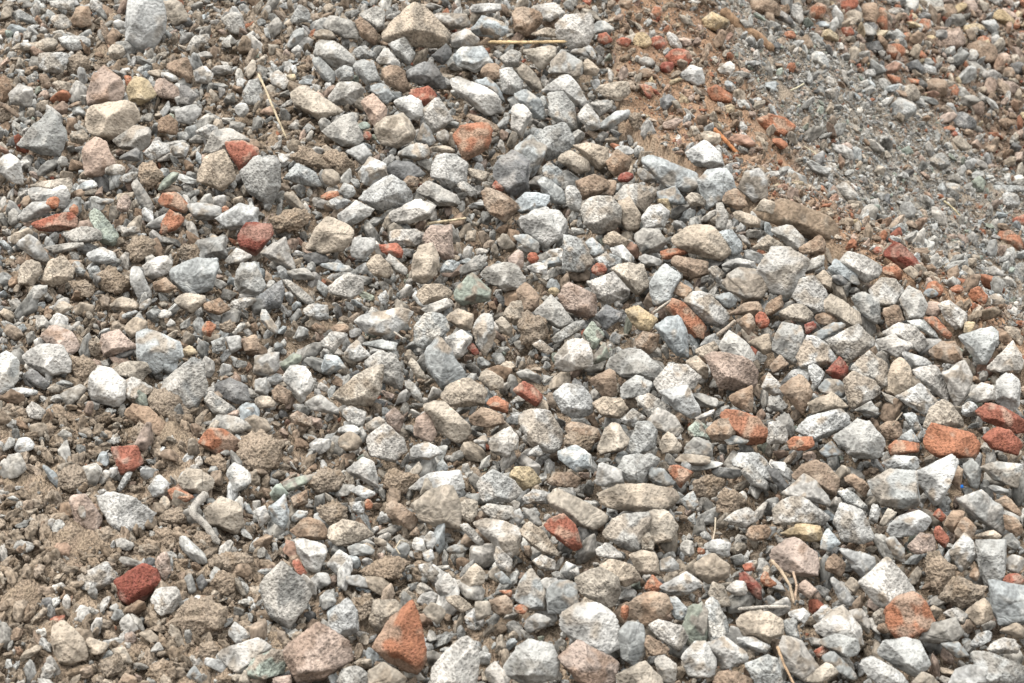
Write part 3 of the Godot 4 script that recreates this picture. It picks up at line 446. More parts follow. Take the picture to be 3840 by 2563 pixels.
b4a|309 1320 -3675|-46,26 9,40 25,13 30,-46 9,-46 -14,-20|pointed grey-blue stone aimed downhill down the slope from the brown stone
k3a|187 1353 -3750|-27,3 -7,27 30,7 20,-10 -7,-30|small angular dark grey stone just below the smooth white brick-shaped stone
p4a|129 1381 -3800|-47,16 -17,39 37,12 40,-28 17,-38 -24,-21|medium chunky pinkish-grey stone beside the smooth white brick-shaped stone
g4a|81 1357 -3770|-42,2 -5,38 21,12 41,-18 11,-32 -22,-15|grey stone with a dark lower face
o3a|32 1386 -3830|-27,15 -3,35 24,5 20,-26 -7,-32|small angular brown stone just above the rounded dark brown clod
d4a|41 1327 -3742|-33,5 -15,34 18,31 33,8 25,-25 -15,-38|rounded dark brown clod beside the clean white five-sided block
g3a|108 1323 -3733|-47,-20 12,23 42,29 42,16 -1,-14 -31,-30|medium long slanting grey stone just above the clean white five-sided block
n3a|156 1318 -3705|-22,4 -3,33 23,1 0,-35|small blocky greenish-grey stone beside the clean white five-sided block
w4a|116 1285 -3636|-44,-5 -4,43 35,21 38,-24 -17,-34 -36,-24|clean white five-sided block beside the brown tombstone-shaped stone
w3a|60 1295 -3693|-25,6 -5,16 22,-4 9,-18|small slanting off-white stone just below the rounded dark brown clod
n3a|169 1285 -3658|-20,-10 10,33 16,-10 -17,-23|small slanting greenish-grey stone beside the clean white five-sided block
o3a|257 1306 -3667|-25,6 -8,23 24,16 21,-10 1,-26 -21,-13|small chunky brown stone just above the large pitted grey boulder
g4a|229 1267 -3598|-54,21 -29,34 19,31 54,-4 45,-36 -13,-30 -51,-7|large pitted grey boulder beside the brown tombstone-shaped stone
g4a|228 1229 -3549|-35,0 0,25 35,13 25,-16 -28,-22|small angular grey stone just below the large pitted grey boulder
w4a|304 1244 -3553|-44,-2 -16,30 22,30 47,2 35,-17 3,-27 -34,-30|medium many-sided off-white stone beside the large pitted grey boulder
w4a|309 1210 -3500|-45,18 11,34 36,-22 20,-38 -17,-16|medium angular off-white stone just above the small green-grey stone
p4a|405 1259 -3552|-52,28 -30,41 36,22 50,-4 45,-29 8,-38 -27,-32|large pinkish-brown boulder on a brown block
o3a|418 1213 -3490|-32,6 18,28 18,-28 -13,-16|small blocky brown stone just above the long orange brick slab
t3a|348 1263 -3595|-28,11 -3,24 20,-2 20,-27 -3,-15|small slanting tan stone beside the large pinkish-brown boulder
t3a|368 1293 -3638|-32,-1 13,18 26,2 -3,-18|small flat tan stone beside the large pinkish-brown boulder
g4a|421 1297 -3622|-38,-5 -18,43 20,14 39,-18 20,-37|medium angular grey stone just above the large pinkish-brown boulder
o3a|174 1235 -3563|-33,8 4,30 17,23 25,-27 -8,-24|brown tombstone-shaped stone beside the large pitted grey boulder
r3a|28 1219 -3565|-36,8 -14,27 8,17 32,-8 18,-30 -8,-14|rough red brick lump up the slope from the round white speckled boulder
w4a|114 1207 -3517|-40,14 -15,34 13,32 38,1 35,-24 0,-36 -31,-15|round cream stone beside the rough red brick
t4a|181 1196 -3505|-38,9 -13,21 18,18 36,-4 18,-23 -20,-16|small flat tan stone just below the brown tombstone-shaped stone
w3a|218 1178 -3471|-28,-4 0,21 28,2 0,-19|small blocky off-white stone beside the tan three-sided stone
g3a|257 1200 -3498|-37,17 -6,24 38,-4 28,-17 -9,-23|small slanting grey stone just below the large pitted grey boulder
w4a|275 1173 -3455|-37,0 -15,28 16,16 34,-12 22,-27 -12,-15|medium chunky off-white stone beside the small green-grey stone
g4a|229 1148 -3412|-32,-21 -11,31 14,34 29,16 26,-15 -17,-35|grey stone with pale stripes beside the tan three-sided stone
w4a|53 1161 -3443|-47,22 -28,40 14,37 45,-12 39,-33 17,-42 -22,-30|round white speckled boulder down the slope from the rough red brick lump
o4a|126 1155 -3443|-41,5 -16,23 27,11 36,-10 5,-26|medium flat brown stone just above the pale blue rounded stone
d4r|121 1141 -3433|-29,8 -4,25 16,21 31,6 20,-18 -8,-25 -25,-14|small rounded earth-brown clod just above the pale blue rounded stone
t4a|179 1148 -3417|-30,-15 -9,33 12,30 34,-6 15,-21 -24,-30|tan three-sided stone up the slope from the big lumpy pale grey boulder
t3a|278 1140 -3400|-27,-1 -3,27 27,-1 18,-19 -18,-16|small angular tan stone beside the small green-grey stone
n3a|333 1161 -3430|-24,2 -3,23 21,2 21,-17 -15,-13|small green-grey stone beside the long orange brick slab
o4a|373 1165 -3423|-32,2 -20,23 19,23 34,-4 4,-29 -23,-17|medium chunky brown stone beside the long orange brick slab
x4a|413 1170 -3425|-58,25 -28,34 27,16 48,-11 39,-30 3,-36|long orange brick slab beside the small green-grey stone
b3a|395 1146 -3411|-26,0 -5,10 26,4 20,-6 -14,-9|tiny long flat blue-grey stone just below the long orange brick slab
w2a|349 1185 -3480|-26,-7 19,14 15,0 -10,-10|tiny long flat off-white stone just above the small green-grey stone
g3a|328 1135 -3389|-29,4 -5,22 25,10 25,-16 -23,-16|small angular grey stone just below the small green-grey stone
b4a|112 1118 -3379|-33,14 0,26 27,8 30,-16 0,-25 -30,-4|pale blue rounded stone beside the tan three-sided stone
r3r|479 1347 -3705|-15,8 -5,17 10,14 15,-3 10,-15 -4,-18 -13,-8|small red pebble-like brick bit beside the small dark red brick bit
o3a|450 1342 -3698|-24,5 10,22 17,-5 3,-25|small blocky brown stone beside the small red pebble-like brick bit
o3a|458 1367 -3737|-47,-13 -8,14 32,17 25,-13|small long flat brown stone beside the small red pebble-like brick bit
t3a|471 1305 -3632|-30,4 12,24 21,-15 2,-22|small blocky tan stone just below the small red pebble-like brick bit
b3a|422 1383 -3767|-30,8 0,18 26,5 16,-15 -4,-19|small angular blue-grey stone beside the brightest white smooth stone
y2r|83 1397 -3856|-14,2 -5,10 6,9 14,1 7,-9 0,-11 -12,-3|tiny rounded ochre stone up the slope from the rounded dark brown clod
r2r|176 1441 -3908|-17,-6 -16,4 -5,14 10,13 18,2 10,-12 -7,-14|tiny rounded dull red brick fragment just above the smooth white brick-shaped stone
r2r|42 1463 -3957|-14,-3 -13,8 -4,14 7,13 15,1 7,-14 -3,-15|tiny rounded dull red brick fragment just below the large smooth white boulder
p3r|9 1455 -3943|-17,-9 -17,10 2,27 15,21 16,-8 9,-21 -8,-26|small rounded pinkish-grey stone down the slope from the large smooth white boulder
t3a|6 1357 -3784|-27,-3 -7,24 13,31 21,-16 -1,-30|small angular tan stone beside the rounded dark brown clod
w2a|43 1125 -3413|-24,-8 4,16 20,-8|small three-cornered off-white stone just below the round white speckled boulder
g4a|562 1508 -3929|-51,22 4,26 35,-6 39,-19 11,-33|medium slanting grey stone just below the long splintered brown wood chunk
o3a|605 1486 -3890|-45,-11 14,27 27,10 26,-14 -4,-18|brown tent-shaped stone down the slope from the long splintered brown wood chunk
w4a|527 1440 -3785|-59,0 -28,49 17,49 60,21 33,-40 8,-58 -28,-46|huge pale boulder on the shoulder of the heap
t3a|518 1491 -3918|-39,-10 -1,21 37,-3 13,-14|small flat tan stone just above the huge pale boulder
g3a|602 1453 -3847|-32,-19 -8,12 26,22 22,-2 -12,-19|small long slanting grey stone just below the brown tent-shaped stone
b4a|651 1437 -3812|-44,24 -24,34 17,7 50,-27 37,-33 -24,-6|white-and-blue slanting shard beside the pale flat slab
k2r|642 1421 -3796|-19,-1 -18,10 -2,13 12,7 22,-7 7,-13 -6,-10|tiny flat dark grey stone just below the white-and-blue slanting shard
w4a|690 1448 -3819|-47,10 -28,31 2,24 44,0 33,-23 6,-33|pale flat slab tilted toward the sandy flank
m4a|782 1465 -3882|-44,7 -13,36 21,7 42,-20 21,-34|maroon brick oblong up the slope from the white-topped block
x3a|750 1438 -3817|-28,3 0,20 20,3 20,-18 -11,-11|small angular orange brick fragment just below the maroon brick oblong
t3a|609 1423 -3792|-25,-3 1,24 18,4 15,-20 -9,-13|small angular tan stone just above the big smooth white round stone
w4a|579 1394 -3740|-39,-1 -22,35 4,42 34,5 30,-38 4,-38 -32,-14|big smooth white round stone up the slope from the small dark red brick bit
t4a|634 1362 -3696|-42,22 -23,38 39,-1 39,-30 13,-34 -33,-4|medium slanting tan stone just above the large white slab
g4a|678 1375 -3709|-40,22 -10,32 26,9 29,-27 19,-37 -10,-20|medium slanting grey stone beside the white-topped block
w4a|721 1399 -3731|-42,7 -13,30 24,27 37,0 24,-29 -16,-29|white-topped block with a brown base
o3a|723 1358 -3678|-26,17 13,21 26,-12 -10,-25|small blocky brown stone just below the white-topped block
g4a|769 1378 -3704|-29,9 -9,41 14,25 30,-4 20,-31 -13,-34|tall oval grey stone at the rim of the heap
w4a|839 1357 -3681|-31,22 -8,31 28,5 24,-24 5,-34 -21,-8|round white stone next to orange brick bits
p3r|806 1368 -3704|-19,7 -8,16 17,13 20,-4 14,-12 0,-17 -19,-11|small rounded pinkish-grey stone beside the round white stone
y2a|866 1335 -3664|-12,-11 -9,12 15,12 5,-15|tiny blocky ochre stone just above the teal-and-white faceted stone
o3a|507 1374 -3741|-24,-17 -14,6 16,29 21,-1 -8,-24|small slanting brown stone just above the small red pebble-like brick bit
t3a|546 1360 -3709|-40,0 -19,17 11,20 39,-3 17,-20 -22,-13|small flat tan stone just below the big smooth white round stone
m2a|566 1334 -3675|-13,7 7,13 17,3 -9,-18|small dark red brick bit up the slope from the chunky white hexagonal boulder
o3r|599 1350 -3694|-23,7 -12,12 19,10 25,-3 11,-11 -3,-13 -20,-8|tiny flat brown stone beside the small dark red brick bit
b3a|604 1330 -3663|-42,-11 7,18 36,21 39,8 -23,-24|small long slanting blue-grey stone beside the large white slab
w4a|635 1310 -3608|-60,-1 20,41 42,31 46,-4 -6,-42 -25,-33|large white slab pointing uphill up the slope from the dark maroon knobbly stone
w4a|710 1305 -3603|-46,9 -2,22 37,6 37,-7 8,-26 -27,-7|medium flat off-white stone just above the tan knuckle-shaped upright stone
w4a|743 1319 -3624|-52,7 -20,29 15,20 47,-19 22,-32|medium slanting off-white stone beside the narrow orange brick sliver
b3a|779 1334 -3654|-42,14 -3,17 33,-15 29,-25|small long slanting blue-grey stone beside the narrow orange brick sliver
x3a|807 1335 -3656|-33,19 -7,22 26,-13 22,-29 -3,-10|narrow orange brick sliver beside the round white stone
b4a|873 1309 -3591|-45,14 24,36 40,20 9,-40 -7,-43|teal-and-white faceted stone beside the white pyramid stone
w4a|912 1279 -3559|-43,-15 11,39 33,-2 27,-18 -24,-24|white pyramid stone beside the teal-and-white faceted stone
t3a|956 1317 -3675|-30,20 -1,20 19,-3 16,-32|small long slanting tan stone just above the white pyramid stone
o4a|805 1292 -3581|-36,3 -13,23 18,22 34,-10 12,-24 -23,-16|small chunky brown stone just below the narrow orange brick sliver
w4a|562 1289 -3581|-38,-9 -14,40 20,23 43,-6 24,-28 -27,-28|chunky white hexagonal boulder down the slope from the small dark red brick bit
g4a|520 1312 -3628|-40,-17 -15,37 30,40 30,2 11,-49|medium angular grey stone beside the chunky white hexagonal boulder
o3a|495 1270 -3585|-18,-3 2,20 21,0 -11,-19|small blocky brown stone off to the side of the chunky white hexagonal boulder
m3a|601 1261 -3550|-27,-3 2,28 20,6 17,-19 -5,-22|dark maroon knobbly stone beside the chunky white hexagonal boulder
g4a|658 1262 -3539|-46,4 -5,41 29,13 35,-24 10,-40|medium angular grey stone just above the white jagged block
w4a|628 1231 -3486|-31,18 -12,37 34,12 39,-9 -18,-40 -28,-3|white jagged block below a speckled grey boulder
t4a|706 1248 -3519|-28,-22 -15,28 6,43 22,18 24,-22 -3,-38|tan knuckle-shaped upright stone beside the white jagged block
w3a|746 1278 -3570|-35,21 -3,14 44,-8 -10,-17|small long flat off-white stone just above the tan knuckle-shaped upright stone
w4a|768 1244 -3514|-49,20 4,33 26,-1 35,-29 23,-42 -14,-11|medium slanting off-white stone beside the white three-cornered stone
w4a|810 1242 -3503|-32,17 14,45 27,14 20,-20 -4,-54|white three-cornered stone with a dented face
b3a|586 1231 -3511|-32,-2 -14,20 17,17 28,-2 17,-20 -11,-17|small chunky blue-grey stone just below the dark maroon knobbly stone
w3a|558 1253 -3547|-16,17 0,23 19,4 0,-30 -12,-8|small angular off-white stone just below the chunky white hexagonal boulder
w3a|530 1251 -3552|-27,-3 -4,13 19,6 15,-13|small flat off-white stone just below the chunky white hexagonal boulder
o4a|518 1225 -3496|-36,7 -5,38 20,23 29,-5 8,-46|medium angular brown stone just above the long white flat boulder
t4a|566 1205 -3472|-38,4 12,24 42,-5 24,-11 -25,-21|medium flat tan stone just above the long white flat boulder
w4a|732 1214 -3468|-45,6 4,31 38,-6 14,-31 -17,-15|medium angular off-white stone just below the tan knuckle-shaped upright stone
t4a|766 1185 -3423|-43,-22 -25,20 0,36 33,8 42,-22|domed tan boulder above an orange brick
x4a|768 1147 -3370|-52,1 -40,37 55,13 49,-28 -23,-28 -46,-14|large orange brick fragment with a hollow face
r4a|872 1183 -3431|-49,15 -34,31 -1,25 45,-6 45,-36 -40,-3|long pinkish-red brick fragment up the slope from the rounded brick-brown stone
r4a|863 1149 -3381|-41,6 -14,27 13,21 40,-12 22,-27 -23,-15|rounded brick-brown stone below a pinkish brick
w4a|895 1228 -3486|-24,-17 -21,35 4,41 25,14 22,-27 1,-45|upright white block up the slope from the long pinkish-red brick fragment
w3a|851 1224 -3488|-31,-4 -4,21 27,12 21,-13 -13,-19|small angular off-white stone beside the upright white block
w4a|553 1173 -3421|-53,-11 -30,16 30,31 48,13 45,-5 -18,-33|long white flat boulder beside the small square orange brick piece
g4a|610 1152 -3369|-62,1 1,49 31,19 52,-8 43,-34 -14,-34|big grey block with a dark triangular front
w3a|468 1160 -3411|-18,20 6,26 23,-1 18,-19 -18,-22|small angular off-white stone beside the small square orange brick piece
g3a|490 1173 -3437|-25,11 0,29 21,-19 12,-32|small slanting grey stone just above the small square orange brick piece
x3a|508 1143 -3391|-27,4 -14,13 22,13 28,-2 7,-14 -23,-11|small square orange brick piece beside the long white flat boulder
b3a|558 1132 -3369|-25,-2 -1,19 29,-8 -10,-14|small blocky blue-grey stone just below the long white flat boulder
x3a|685 1137 -3374|-29,3 -14,15 31,9 28,-9 -23,-15|pink-orange brick cube up the slope from the big pale-blue flat-topped slab
b3a|700 1153 -3396|-21,0 3,17 20,-9 -6,-12|small blocky blue-grey stone just above the pink-orange brick cube
w3a|688 1211 -3485|-28,22 23,-4 17,-19 -15,0|small long slanting off-white stone just below the tan knuckle-shaped upright stone
g3a|639 1197 -3462|-30,-3 5,16 20,0 17,-13|small flat grey stone just below the white jagged block
o3r|672 1164 -3408|-25,7 -10,17 13,17 26,-2 11,-17 -5,-19 -21,-9|small rounded brown stone just above the pink-orange brick cube
b3a|714 1176 -3431|-20,16 2,19 20,-16 -2,-19|small slanting blue-grey stone just above the pink-orange brick cube
x3a|920 1391 -3818|-27,7 0,20 24,0 14,-20 -13,-10|orange curved brick shell beside the round white stone
x2r|877 1404 -3821|-14,6 -1,10 7,9 16,-2 8,-9 -4,-9 -13,-5|tiny rounded orange brick fragment beside the orange curved brick shell
b2r|813 1397 -3760|-16,3 -6,10 9,9 17,-1 14,-7 -1,-10 -16,-4|tiny rounded blue-grey stone up the slope from the round white stone
g2r|967 1381 -3864|-17,6 -8,14 10,12 18,-1 12,-12 -6,-14 -14,-8|tiny rounded grey stone beside the orange curved brick shell
r2r|934 1363 -3777|-12,1 -11,7 0,7 9,3 13,-5 7,-8 -6,-5|tiny flat dull red brick fragment just below the orange curved brick shell
o2a|1078 1460 -4727|-24,10 17,14 17,-18 -17,-7|tiny blocky brown stone up the slope from the orange curved brick shell
x3a|1310 1503 -5096|-47,11 -17,38 28,6 41,-30 19,-36|large peach stone half out of view on the far flank
b2a|1295 1467 -5027|-25,12 7,17 20,-15 2,-19|tiny slanting blue-grey stone just below the large peach stone
g3r|1289 1415 -4920|-21,9 0,32 13,30 20,5 9,-29 -4,-33 -16,-21|small rounded grey stone down the slope from the large peach stone
w3r|820 1197 -3456|-16,6 -3,16 12,12 18,-1 13,-11 -8,-15 -16,-9|tiny rounded off-white stone beside the domed tan boulder
o2a|929 1226 -3506|-8,7 4,11 4,-18|tiny upright brown stone beside the upright white block
w3a|475 1234 -3528|-21,-3 -8,28 17,3 20,-16 4,-22|small angular off-white stone beside the large pinkish-brown boulder
g3a|477 1206 -3488|-17,17 11,11 23,-7 2,-17 -17,-7|small angular grey stone off to the side of the long white flat boulder
x3r|823 1404 -3772|-18,7 -3,19 15,12 20,-3 10,-14 -5,-19 -17,-10|small rounded orange brick fragment just above the round white stone
r2r|738 1479 -3913|-10,3 -2,9 7,7 11,-1 8,-7 -3,-8 -10,-3|tiny rounded dull red brick fragment beside the pale flat slab
b3a|-792 1094 -3319|-23,21 -14,25 9,3 21,-11 12,-26 -5,-8|slim bluish stone lying in brown dirt
w2a|-670 1084 -3328|-18,-20 7,23 16,14 -5,-20|small long slanting off-white stone just below the dusty red-brown brick stub
g2a|-705 1090 -3331|-13,-13 -1,15 15,9 -4,-16|tiny slanting grey stone beside the dusty red-brown brick stub
w4a|-650 1045 -3236|-58,29 -34,40 47,14 56,-12 30,-35 -8,-40 -31,-17|large flat white slab in brown dirt
p4a|-716 1037 -3228|-29,36 -1,39 31,-4 11,-50 -18,-16 -26,13|dusty pink brick half caked in dirt
w2r|-717 1048 -3210|-8,5 -6,15 -1,13 7,3 7,-11 3,-15 -2,-11|tiny upright off-white stone just above the dusty pink brick
w2r|-771 1026 -3221|-8,-5 -7,7 -3,10 6,8 9,-1 4,-10 -3,-9|tiny rounded off-white stone off to the side of the dusty pink brick
w3a|-607 1076 -3313|-20,-2 0,25 18,7 15,-14 -11,-20|small angular off-white stone beside the large flat white slab
t2r|-592 1052 -3286|-11,4 -3,15 4,13 11,-1 6,-13 -2,-14 -10,-5|tiny rounded tan stone beside the large flat white slab
t4a|-541 1083 -3329|-41,-1 -20,26 12,20 48,-10 12,-23 -23,-16|medium flat tan stone just above the pinkish-white stone
x3a|-569 1063 -3303|-24,9 -9,15 29,-3 14,-13 -15,-8|small flat orange brick fragment off to the side of the pinkish-white stone
t4a|-485 1037 -3249|-45,7 -10,33 30,21 36,-19 19,-34 -22,-22|pinkish-white stone beside a bent grey stick
w3a|-475 1089 -3343|-23,8 -8,29 22,8 25,-9 -8,-30|small angular off-white stone just below the large round tan-brown boulder
w2a|-550 1112 -3387|-9,2 3,14 9,-4 -3,-13|tiny blocky off-white stone beside the banded orange-brown sandstone
d3a|-517 1109 -3389|-27,3 3,18 18,0 15,-21|small blocky earth-brown clod just below the banded orange-brown sandstone
b2a|-451 1042 -3288|-13,6 -1,12 14,-12 -1,-9|tiny slanting blue-grey stone beside the pinkish-white stone
d4a|-518 995 -3203|-24,-3 -4,20 22,14 19,-8 -10,-23|small angular earth-brown clod beside the long flat clod
d4a|-471 971 -3168|-63,1 -13,18 38,12 44,-19 -13,-13|long flat clod below the bent grey stick
d4a|-579 1002 -3208|-28,12 0,23 26,-5 12,-25 -14,-11|small angular earth-brown clod off to the side of the large flat white slab
d3a|-609 986 -3183|-29,1 -1,12 36,3 2,-11 -18,-11|small long flat earth-brown clod just above the large dark red brick
m4a|-601 947 -3092|-41,5 6,38 36,25 42,0 -8,-42 -33,-25|large dark red brick in brown dirt
p3a|-571 967 -3147|-16,18 4,29 16,-7 4,-33 -10,-13|small upright pinkish-grey stone beside the large dark red brick
k2r|-594 971 -3156|-11,2 -6,9 2,10 9,6 9,-7 4,-11 -6,-8|tiny rounded dark grey stone just above the large dark red brick
w4a|-671 954 -3109|-35,2 20,31 34,-1 -7,-27 -29,-18|rough white disc beside the dark red brick
w4a|-551 926 -3066|-28,-1 -19,21 17,23 29,5 14,-22 -8,-28|white rounded stone below the dark red brick
g3a|-522 943 -3117|-11,10 0,24 12,-13 -2,-21|small long upright grey stone just above the biggest crumbly earth clod
k2a|-504 945 -3118|-11,5 1,17 12,-3 -2,-17|tiny blocky dark grey stone just above the biggest crumbly earth clod
d4a|-497 899 -3031|-51,-11 -32,24 -2,46 36,35 52,-3 28,-30 -10,-43 -40,-35|biggest crumbly earth clod beside the white ragged slab
x2a|-779 932 -3079|-19,17 -11,15 20,-14 3,-11|thin orange shard in bare dirt
k2r|-741 922 -3063|-11,-5 -11,4 -3,9 6,9 12,2 7,-9 -2,-9|tiny rounded dark grey stone beside the thin orange shard
r2r|-719 901 -3035|-13,-5 -13,1 -8,4 11,8 14,5 9,-4 -4,-8|tiny flat dull red brick fragment just above the tall tan block
t2r|-748 907 -3041|-17,-8 -9,0 6,13 18,14 15,8 1,-9 -15,-15|small long slanting tan stone just below the thin orange shard
t4a|-688 874 -2967|-32,31 -8,42 26,10 34,-22 10,-38 -16,-32|tall tan block caked with dirt
t3a|-648 869 -2979|-23,-6 -13,16 27,5 14,-11 -7,-14|small angular tan stone beside the tall tan block
w3a|-605 895 -3024|-15,7 1,19 18,-7 7,-15 -13,-10|small angular off-white stone down the slope from the large dark red brick
p2a|-597 878 -3003|-11,7 3,12 14,-4 -6,-13|tiny blocky pinkish-grey stone down the slope from the large dark red brick
w3a|-710 840 -2931|-12,-3 -4,16 16,5 6,-11 -10,-15|small angular off-white stone just below the tall tan block
w4a|-413 862 -2958|-45,2 -29,12 21,28 47,10 21,-14 -6,-32 -35,-14|white ragged slab touching a mint-green stone
w3a|-429 884 -3010|-19,1 -6,20 24,-4 -3,-18|small blocky off-white stone just above the white ragged slab
b3a|-483 834 -2930|-17,0 -3,19 16,-6 8,-16|small blocky blue-grey stone down the slope from the biggest crumbly earth clod
t3a|-603 858 -2966|-18,10 4,15 18,-12 -4,-14|small blocky tan stone off to the side of the tall tan block
t3a|-566 879 -3004|-22,6 0,12 20,-5 3,-13|small flat tan stone off to the side of the biggest crumbly earth clod
o3a|-585 829 -2921|-18,-8 -7,13 14,5 17,-8|tiny blocky brown stone off to the side of the tall tan block
d4r|-540 838 -2939|-22,5 0,21 15,16 23,1 10,-17 -4,-20 -20,-10|small rounded earth-brown clod against a tiny brown stone near the biggest crumbly earth clod
d4r|-472 860 -2978|-16,10 -7,19 11,16 18,-2 11,-15 0,-20 -16,-10|small rounded earth-brown clod just below the biggest crumbly earth clod
d4r|-615 845 -2949|-20,5 1,22 10,19 21,-4 15,-13 -7,-20 -17,-12|small rounded earth-brown clod off to the side of the tall tan block
n2r|-854 1107 -3328|-9,6 -3,9 5,8 11,-2 7,-6 0,-10 -9,-6|tiny rounded greenish-grey stone off to the side of the slim bluish stone
d4r|-756 1089 -3317|-35,-7 -27,17 -13,23 26,21 34,-5 16,-23 -14,-23|medium rounded earth-brown clod beside the slim bluish stone
d4r|-571 1032 -3258|-25,5 -1,17 20,13 23,-2 17,-13 -2,-17 -24,-8|small rounded earth-brown clod off to the side of the pinkish-white stone
d3r|-741 969 -3140|-19,9 -10,18 2,15 15,3 20,-13 7,-17 -15,-6|small rounded earth-brown clod off to the side of the rough white disc
d4r|-734 1009 -3197|-21,5 -6,24 5,22 22,8 15,-20 1,-22 -18,-16|small rounded earth-brown clod just below the dusty pink brick
d4r|-674 1006 -3203|-24,-7 -20,10 -2,18 17,13 25,1 18,-13 -6,-17|small rounded earth-brown clod just below the large flat white slab
d4r|-468 944 -3120|-22,-8 -21,6 -12,20 13,18 24,-4 17,-16 -2,-21|small rounded earth-brown clod just below the long flat clod
r4a|-672 1120 -3355|-32,21 20,24 31,-9 11,-24 -13,-31 -21,-9|dusty red-brown brick stub in the dirt
w4a|-257 1095 -3368|-34,4 -4,28 17,19 27,-32 -28,-5|medium angular off-white stone just below the big white boulder
w3a|-257 1065 -3330|-25,2 -10,14 29,-4 2,-13|small flat off-white stone up the slope from the crusty pale tan boulder
w3a|-264 1044 -3290|-16,10 14,13 11,-14 -10,-11|tiny blocky off-white stone just above the crusty pale tan boulder
x2r|-247 1047 -3301|-9,3 -1,10 5,9 10,-1 5,-9 -4,-9 -8,-5|tiny rounded orange brick fragment up the slope from the crusty pale tan boulder
n3a|-372 1080 -3350|-38,0 43,20 34,6 -20,-21|medium long flat greenish-grey stone just above the blue-grey fin-shaped stone
b3a|-394 1039 -3271|-22,7 10,39 17,-8 7,-34 -13,-22|blue-grey fin-shaped stone beside the brown dome-shaped stone
o3a|-363 1055 -3305|-17,4 13,19 13,-8 -11,-17|small blocky brown stone beside the blue-grey fin-shaped stone
b2a|-363 1031 -3272|-20,-7 0,11 24,8 -9,-13|small long slanting blue-grey stone just above the brown dome-shaped stone
o4a|-338 1015 -3230|-37,-2 -10,24 22,15 33,-18 -13,-19|brown dome-shaped stone up the slope from the white wedge
t4a|-275 1011 -3221|-44,10 -11,24 26,18 49,-5 21,-19 -20,-25 -37,-8|crusty pale tan boulder beside a brown dome
w4a|-332 984 -3172|-29,30 -9,27 31,10 14,-35 -9,-26 -23,-1|white wedge pointing downhill down the slope from the brown dome-shaped stone
w3a|-281 970 -3154|-25,-1 -3,25 20,8 20,-15 -6,-20|small angular off-white stone beside the dark blue-grey mottled flat stone
b3a|-250 986 -3192|-27,5 -6,12 31,5 17,-9 -17,-12|dark blue-grey mottled flat stone down the slope from the crusty pale tan boulder
d4a|-209 963 -3153|-56,-1 6,22 48,11 23,-20 -33,-15|medium flat earth-brown clod beside the dark blue-grey mottled flat stone
o4a|-189 1035 -3270|-35,26 -15,29 32,-6 32,-23 17,-30 -21,-6|brown-grey oblong stone up the slope from the tiny brown triangle
t4a|-126 1049 -3263|-56,3 -13,38 28,38 43,-12 37,-38 -4,-35 -39,-18|big coarse cream-tan boulder beside the small smooth tan tooth-shaped stone
w4a|-124 1080 -3340|-60,-13 -24,17 35,22 44,-10 26,-19|medium long flat off-white stone just above the big coarse cream-tan boulder
t3a|-73 1042 -3273|-21,9 -8,20 18,18 18,-9 1,-26 -17,-12|small smooth tan tooth-shaped stone beside the big coarse cream-tan boulder
w4a|-25 1074 -3310|-41,10 -8,34 30,13 44,-7 27,-25 -26,-25|round off-white boulder beside the yellow-brown blocky stone
g3a|-20 1039 -3269|-41,7 -21,15 23,10 38,-10 -6,-16|small long flat grey stone just above the large cream slab
w4a|-19 1010 -3204|-55,22 -21,31 22,20 39,5 33,-26 16,-43|large cream slab lying flat beside the cream wedge
w3a|-66 1007 -3226|-26,17 -9,22 23,-14 17,-26 -9,-3|small long slanting off-white stone beside the large cream slab
o2a|-163 1009 -3235|-14,-7 3,12 11,-4|tiny brown triangle down the slope from the brown-grey oblong stone
w2r|-156 994 -3204|-12,0 -8,11 -2,13 10,7 12,-8 6,-13 -9,-9|tiny rounded off-white stone just below the tiny brown triangle
w3r|-137 999 -3212|-11,-7 -11,7 -1,17 6,16 12,0 5,-15 -5,-16|tiny rounded off-white stone beside the tiny brown triangle
g2r|-92 987 -3193|-17,3 -2,9 13,6 19,0 11,-7 -5,-8 -17,-5|tiny flat grey stone down the slope from the big coarse cream-tan boulder
w2a|-137 979 -3177|-12,4 5,13 11,-5 -3,-13|tiny blocky off-white stone down the slope from the tiny brown triangle
w3a|-17 976 -3161|-22,22 -5,22 20,-3 14,-25 -8,-14|small slanting off-white stone just below the large cream slab
w3a|-135 959 -3140|-19,12 1,16 20,-2 6,-19 -13,-7|small angular off-white stone against a tiny off-white stone near the tiny brown triangle
w3a|-107 943 -3101|-19,5 3,25 23,-6 0,-20 -16,-14|small angular off-white stone between the large orange shark-fin brick and the large cream slab
t3a|-63 953 -3121|-24,-3 4,25 20,11 18,-11 -13,-22|small angular tan stone off to the side of the small bright orange wedge tip
b2a|-15 951 -3124|-16,6 -2,14 18,-9 -2,-11|small blocky blue-grey stone just above the small bright orange wedge tip
x2a|-9 932 -3096|-18,5 10,5 8,-9|small bright orange wedge tip beside the blue-grey spearhead stone
g4a|-362 936 -3057|-44,16 -6,56 24,33 46,-4 9,-56 -24,-36 -34,-12|large grey pyramid-topped boulder down the slope from the white wedge
p4a|-299 869 -2935|-56,2 -8,57 35,30 50,21 59,-10 9,-44 -27,-49 -48,-20|largest pink boulder beside the mint-green stone
w4a|-267 904 -3026|-30,4 5,39 24,12 26,-21 2,-31 -30,-12|medium chunky off-white stone just above the largest pink boulder
x4a|-168 884 -2959|-54,-14 -37,22 19,68 33,34 39,-31 23,-58 -25,-38|large orange shark-fin brick up the slope from the round tan stone
w4a|-84 856 -2919|-48,-12 -36,7 14,52 40,33 31,-36 -46,-36|large white-and-dark boulder beside the shark-fin brick
w3a|-66 899 -3038|-12,7 5,21 10,-18 -6,-13|small upright off-white stone just above the large white-and-dark boulder
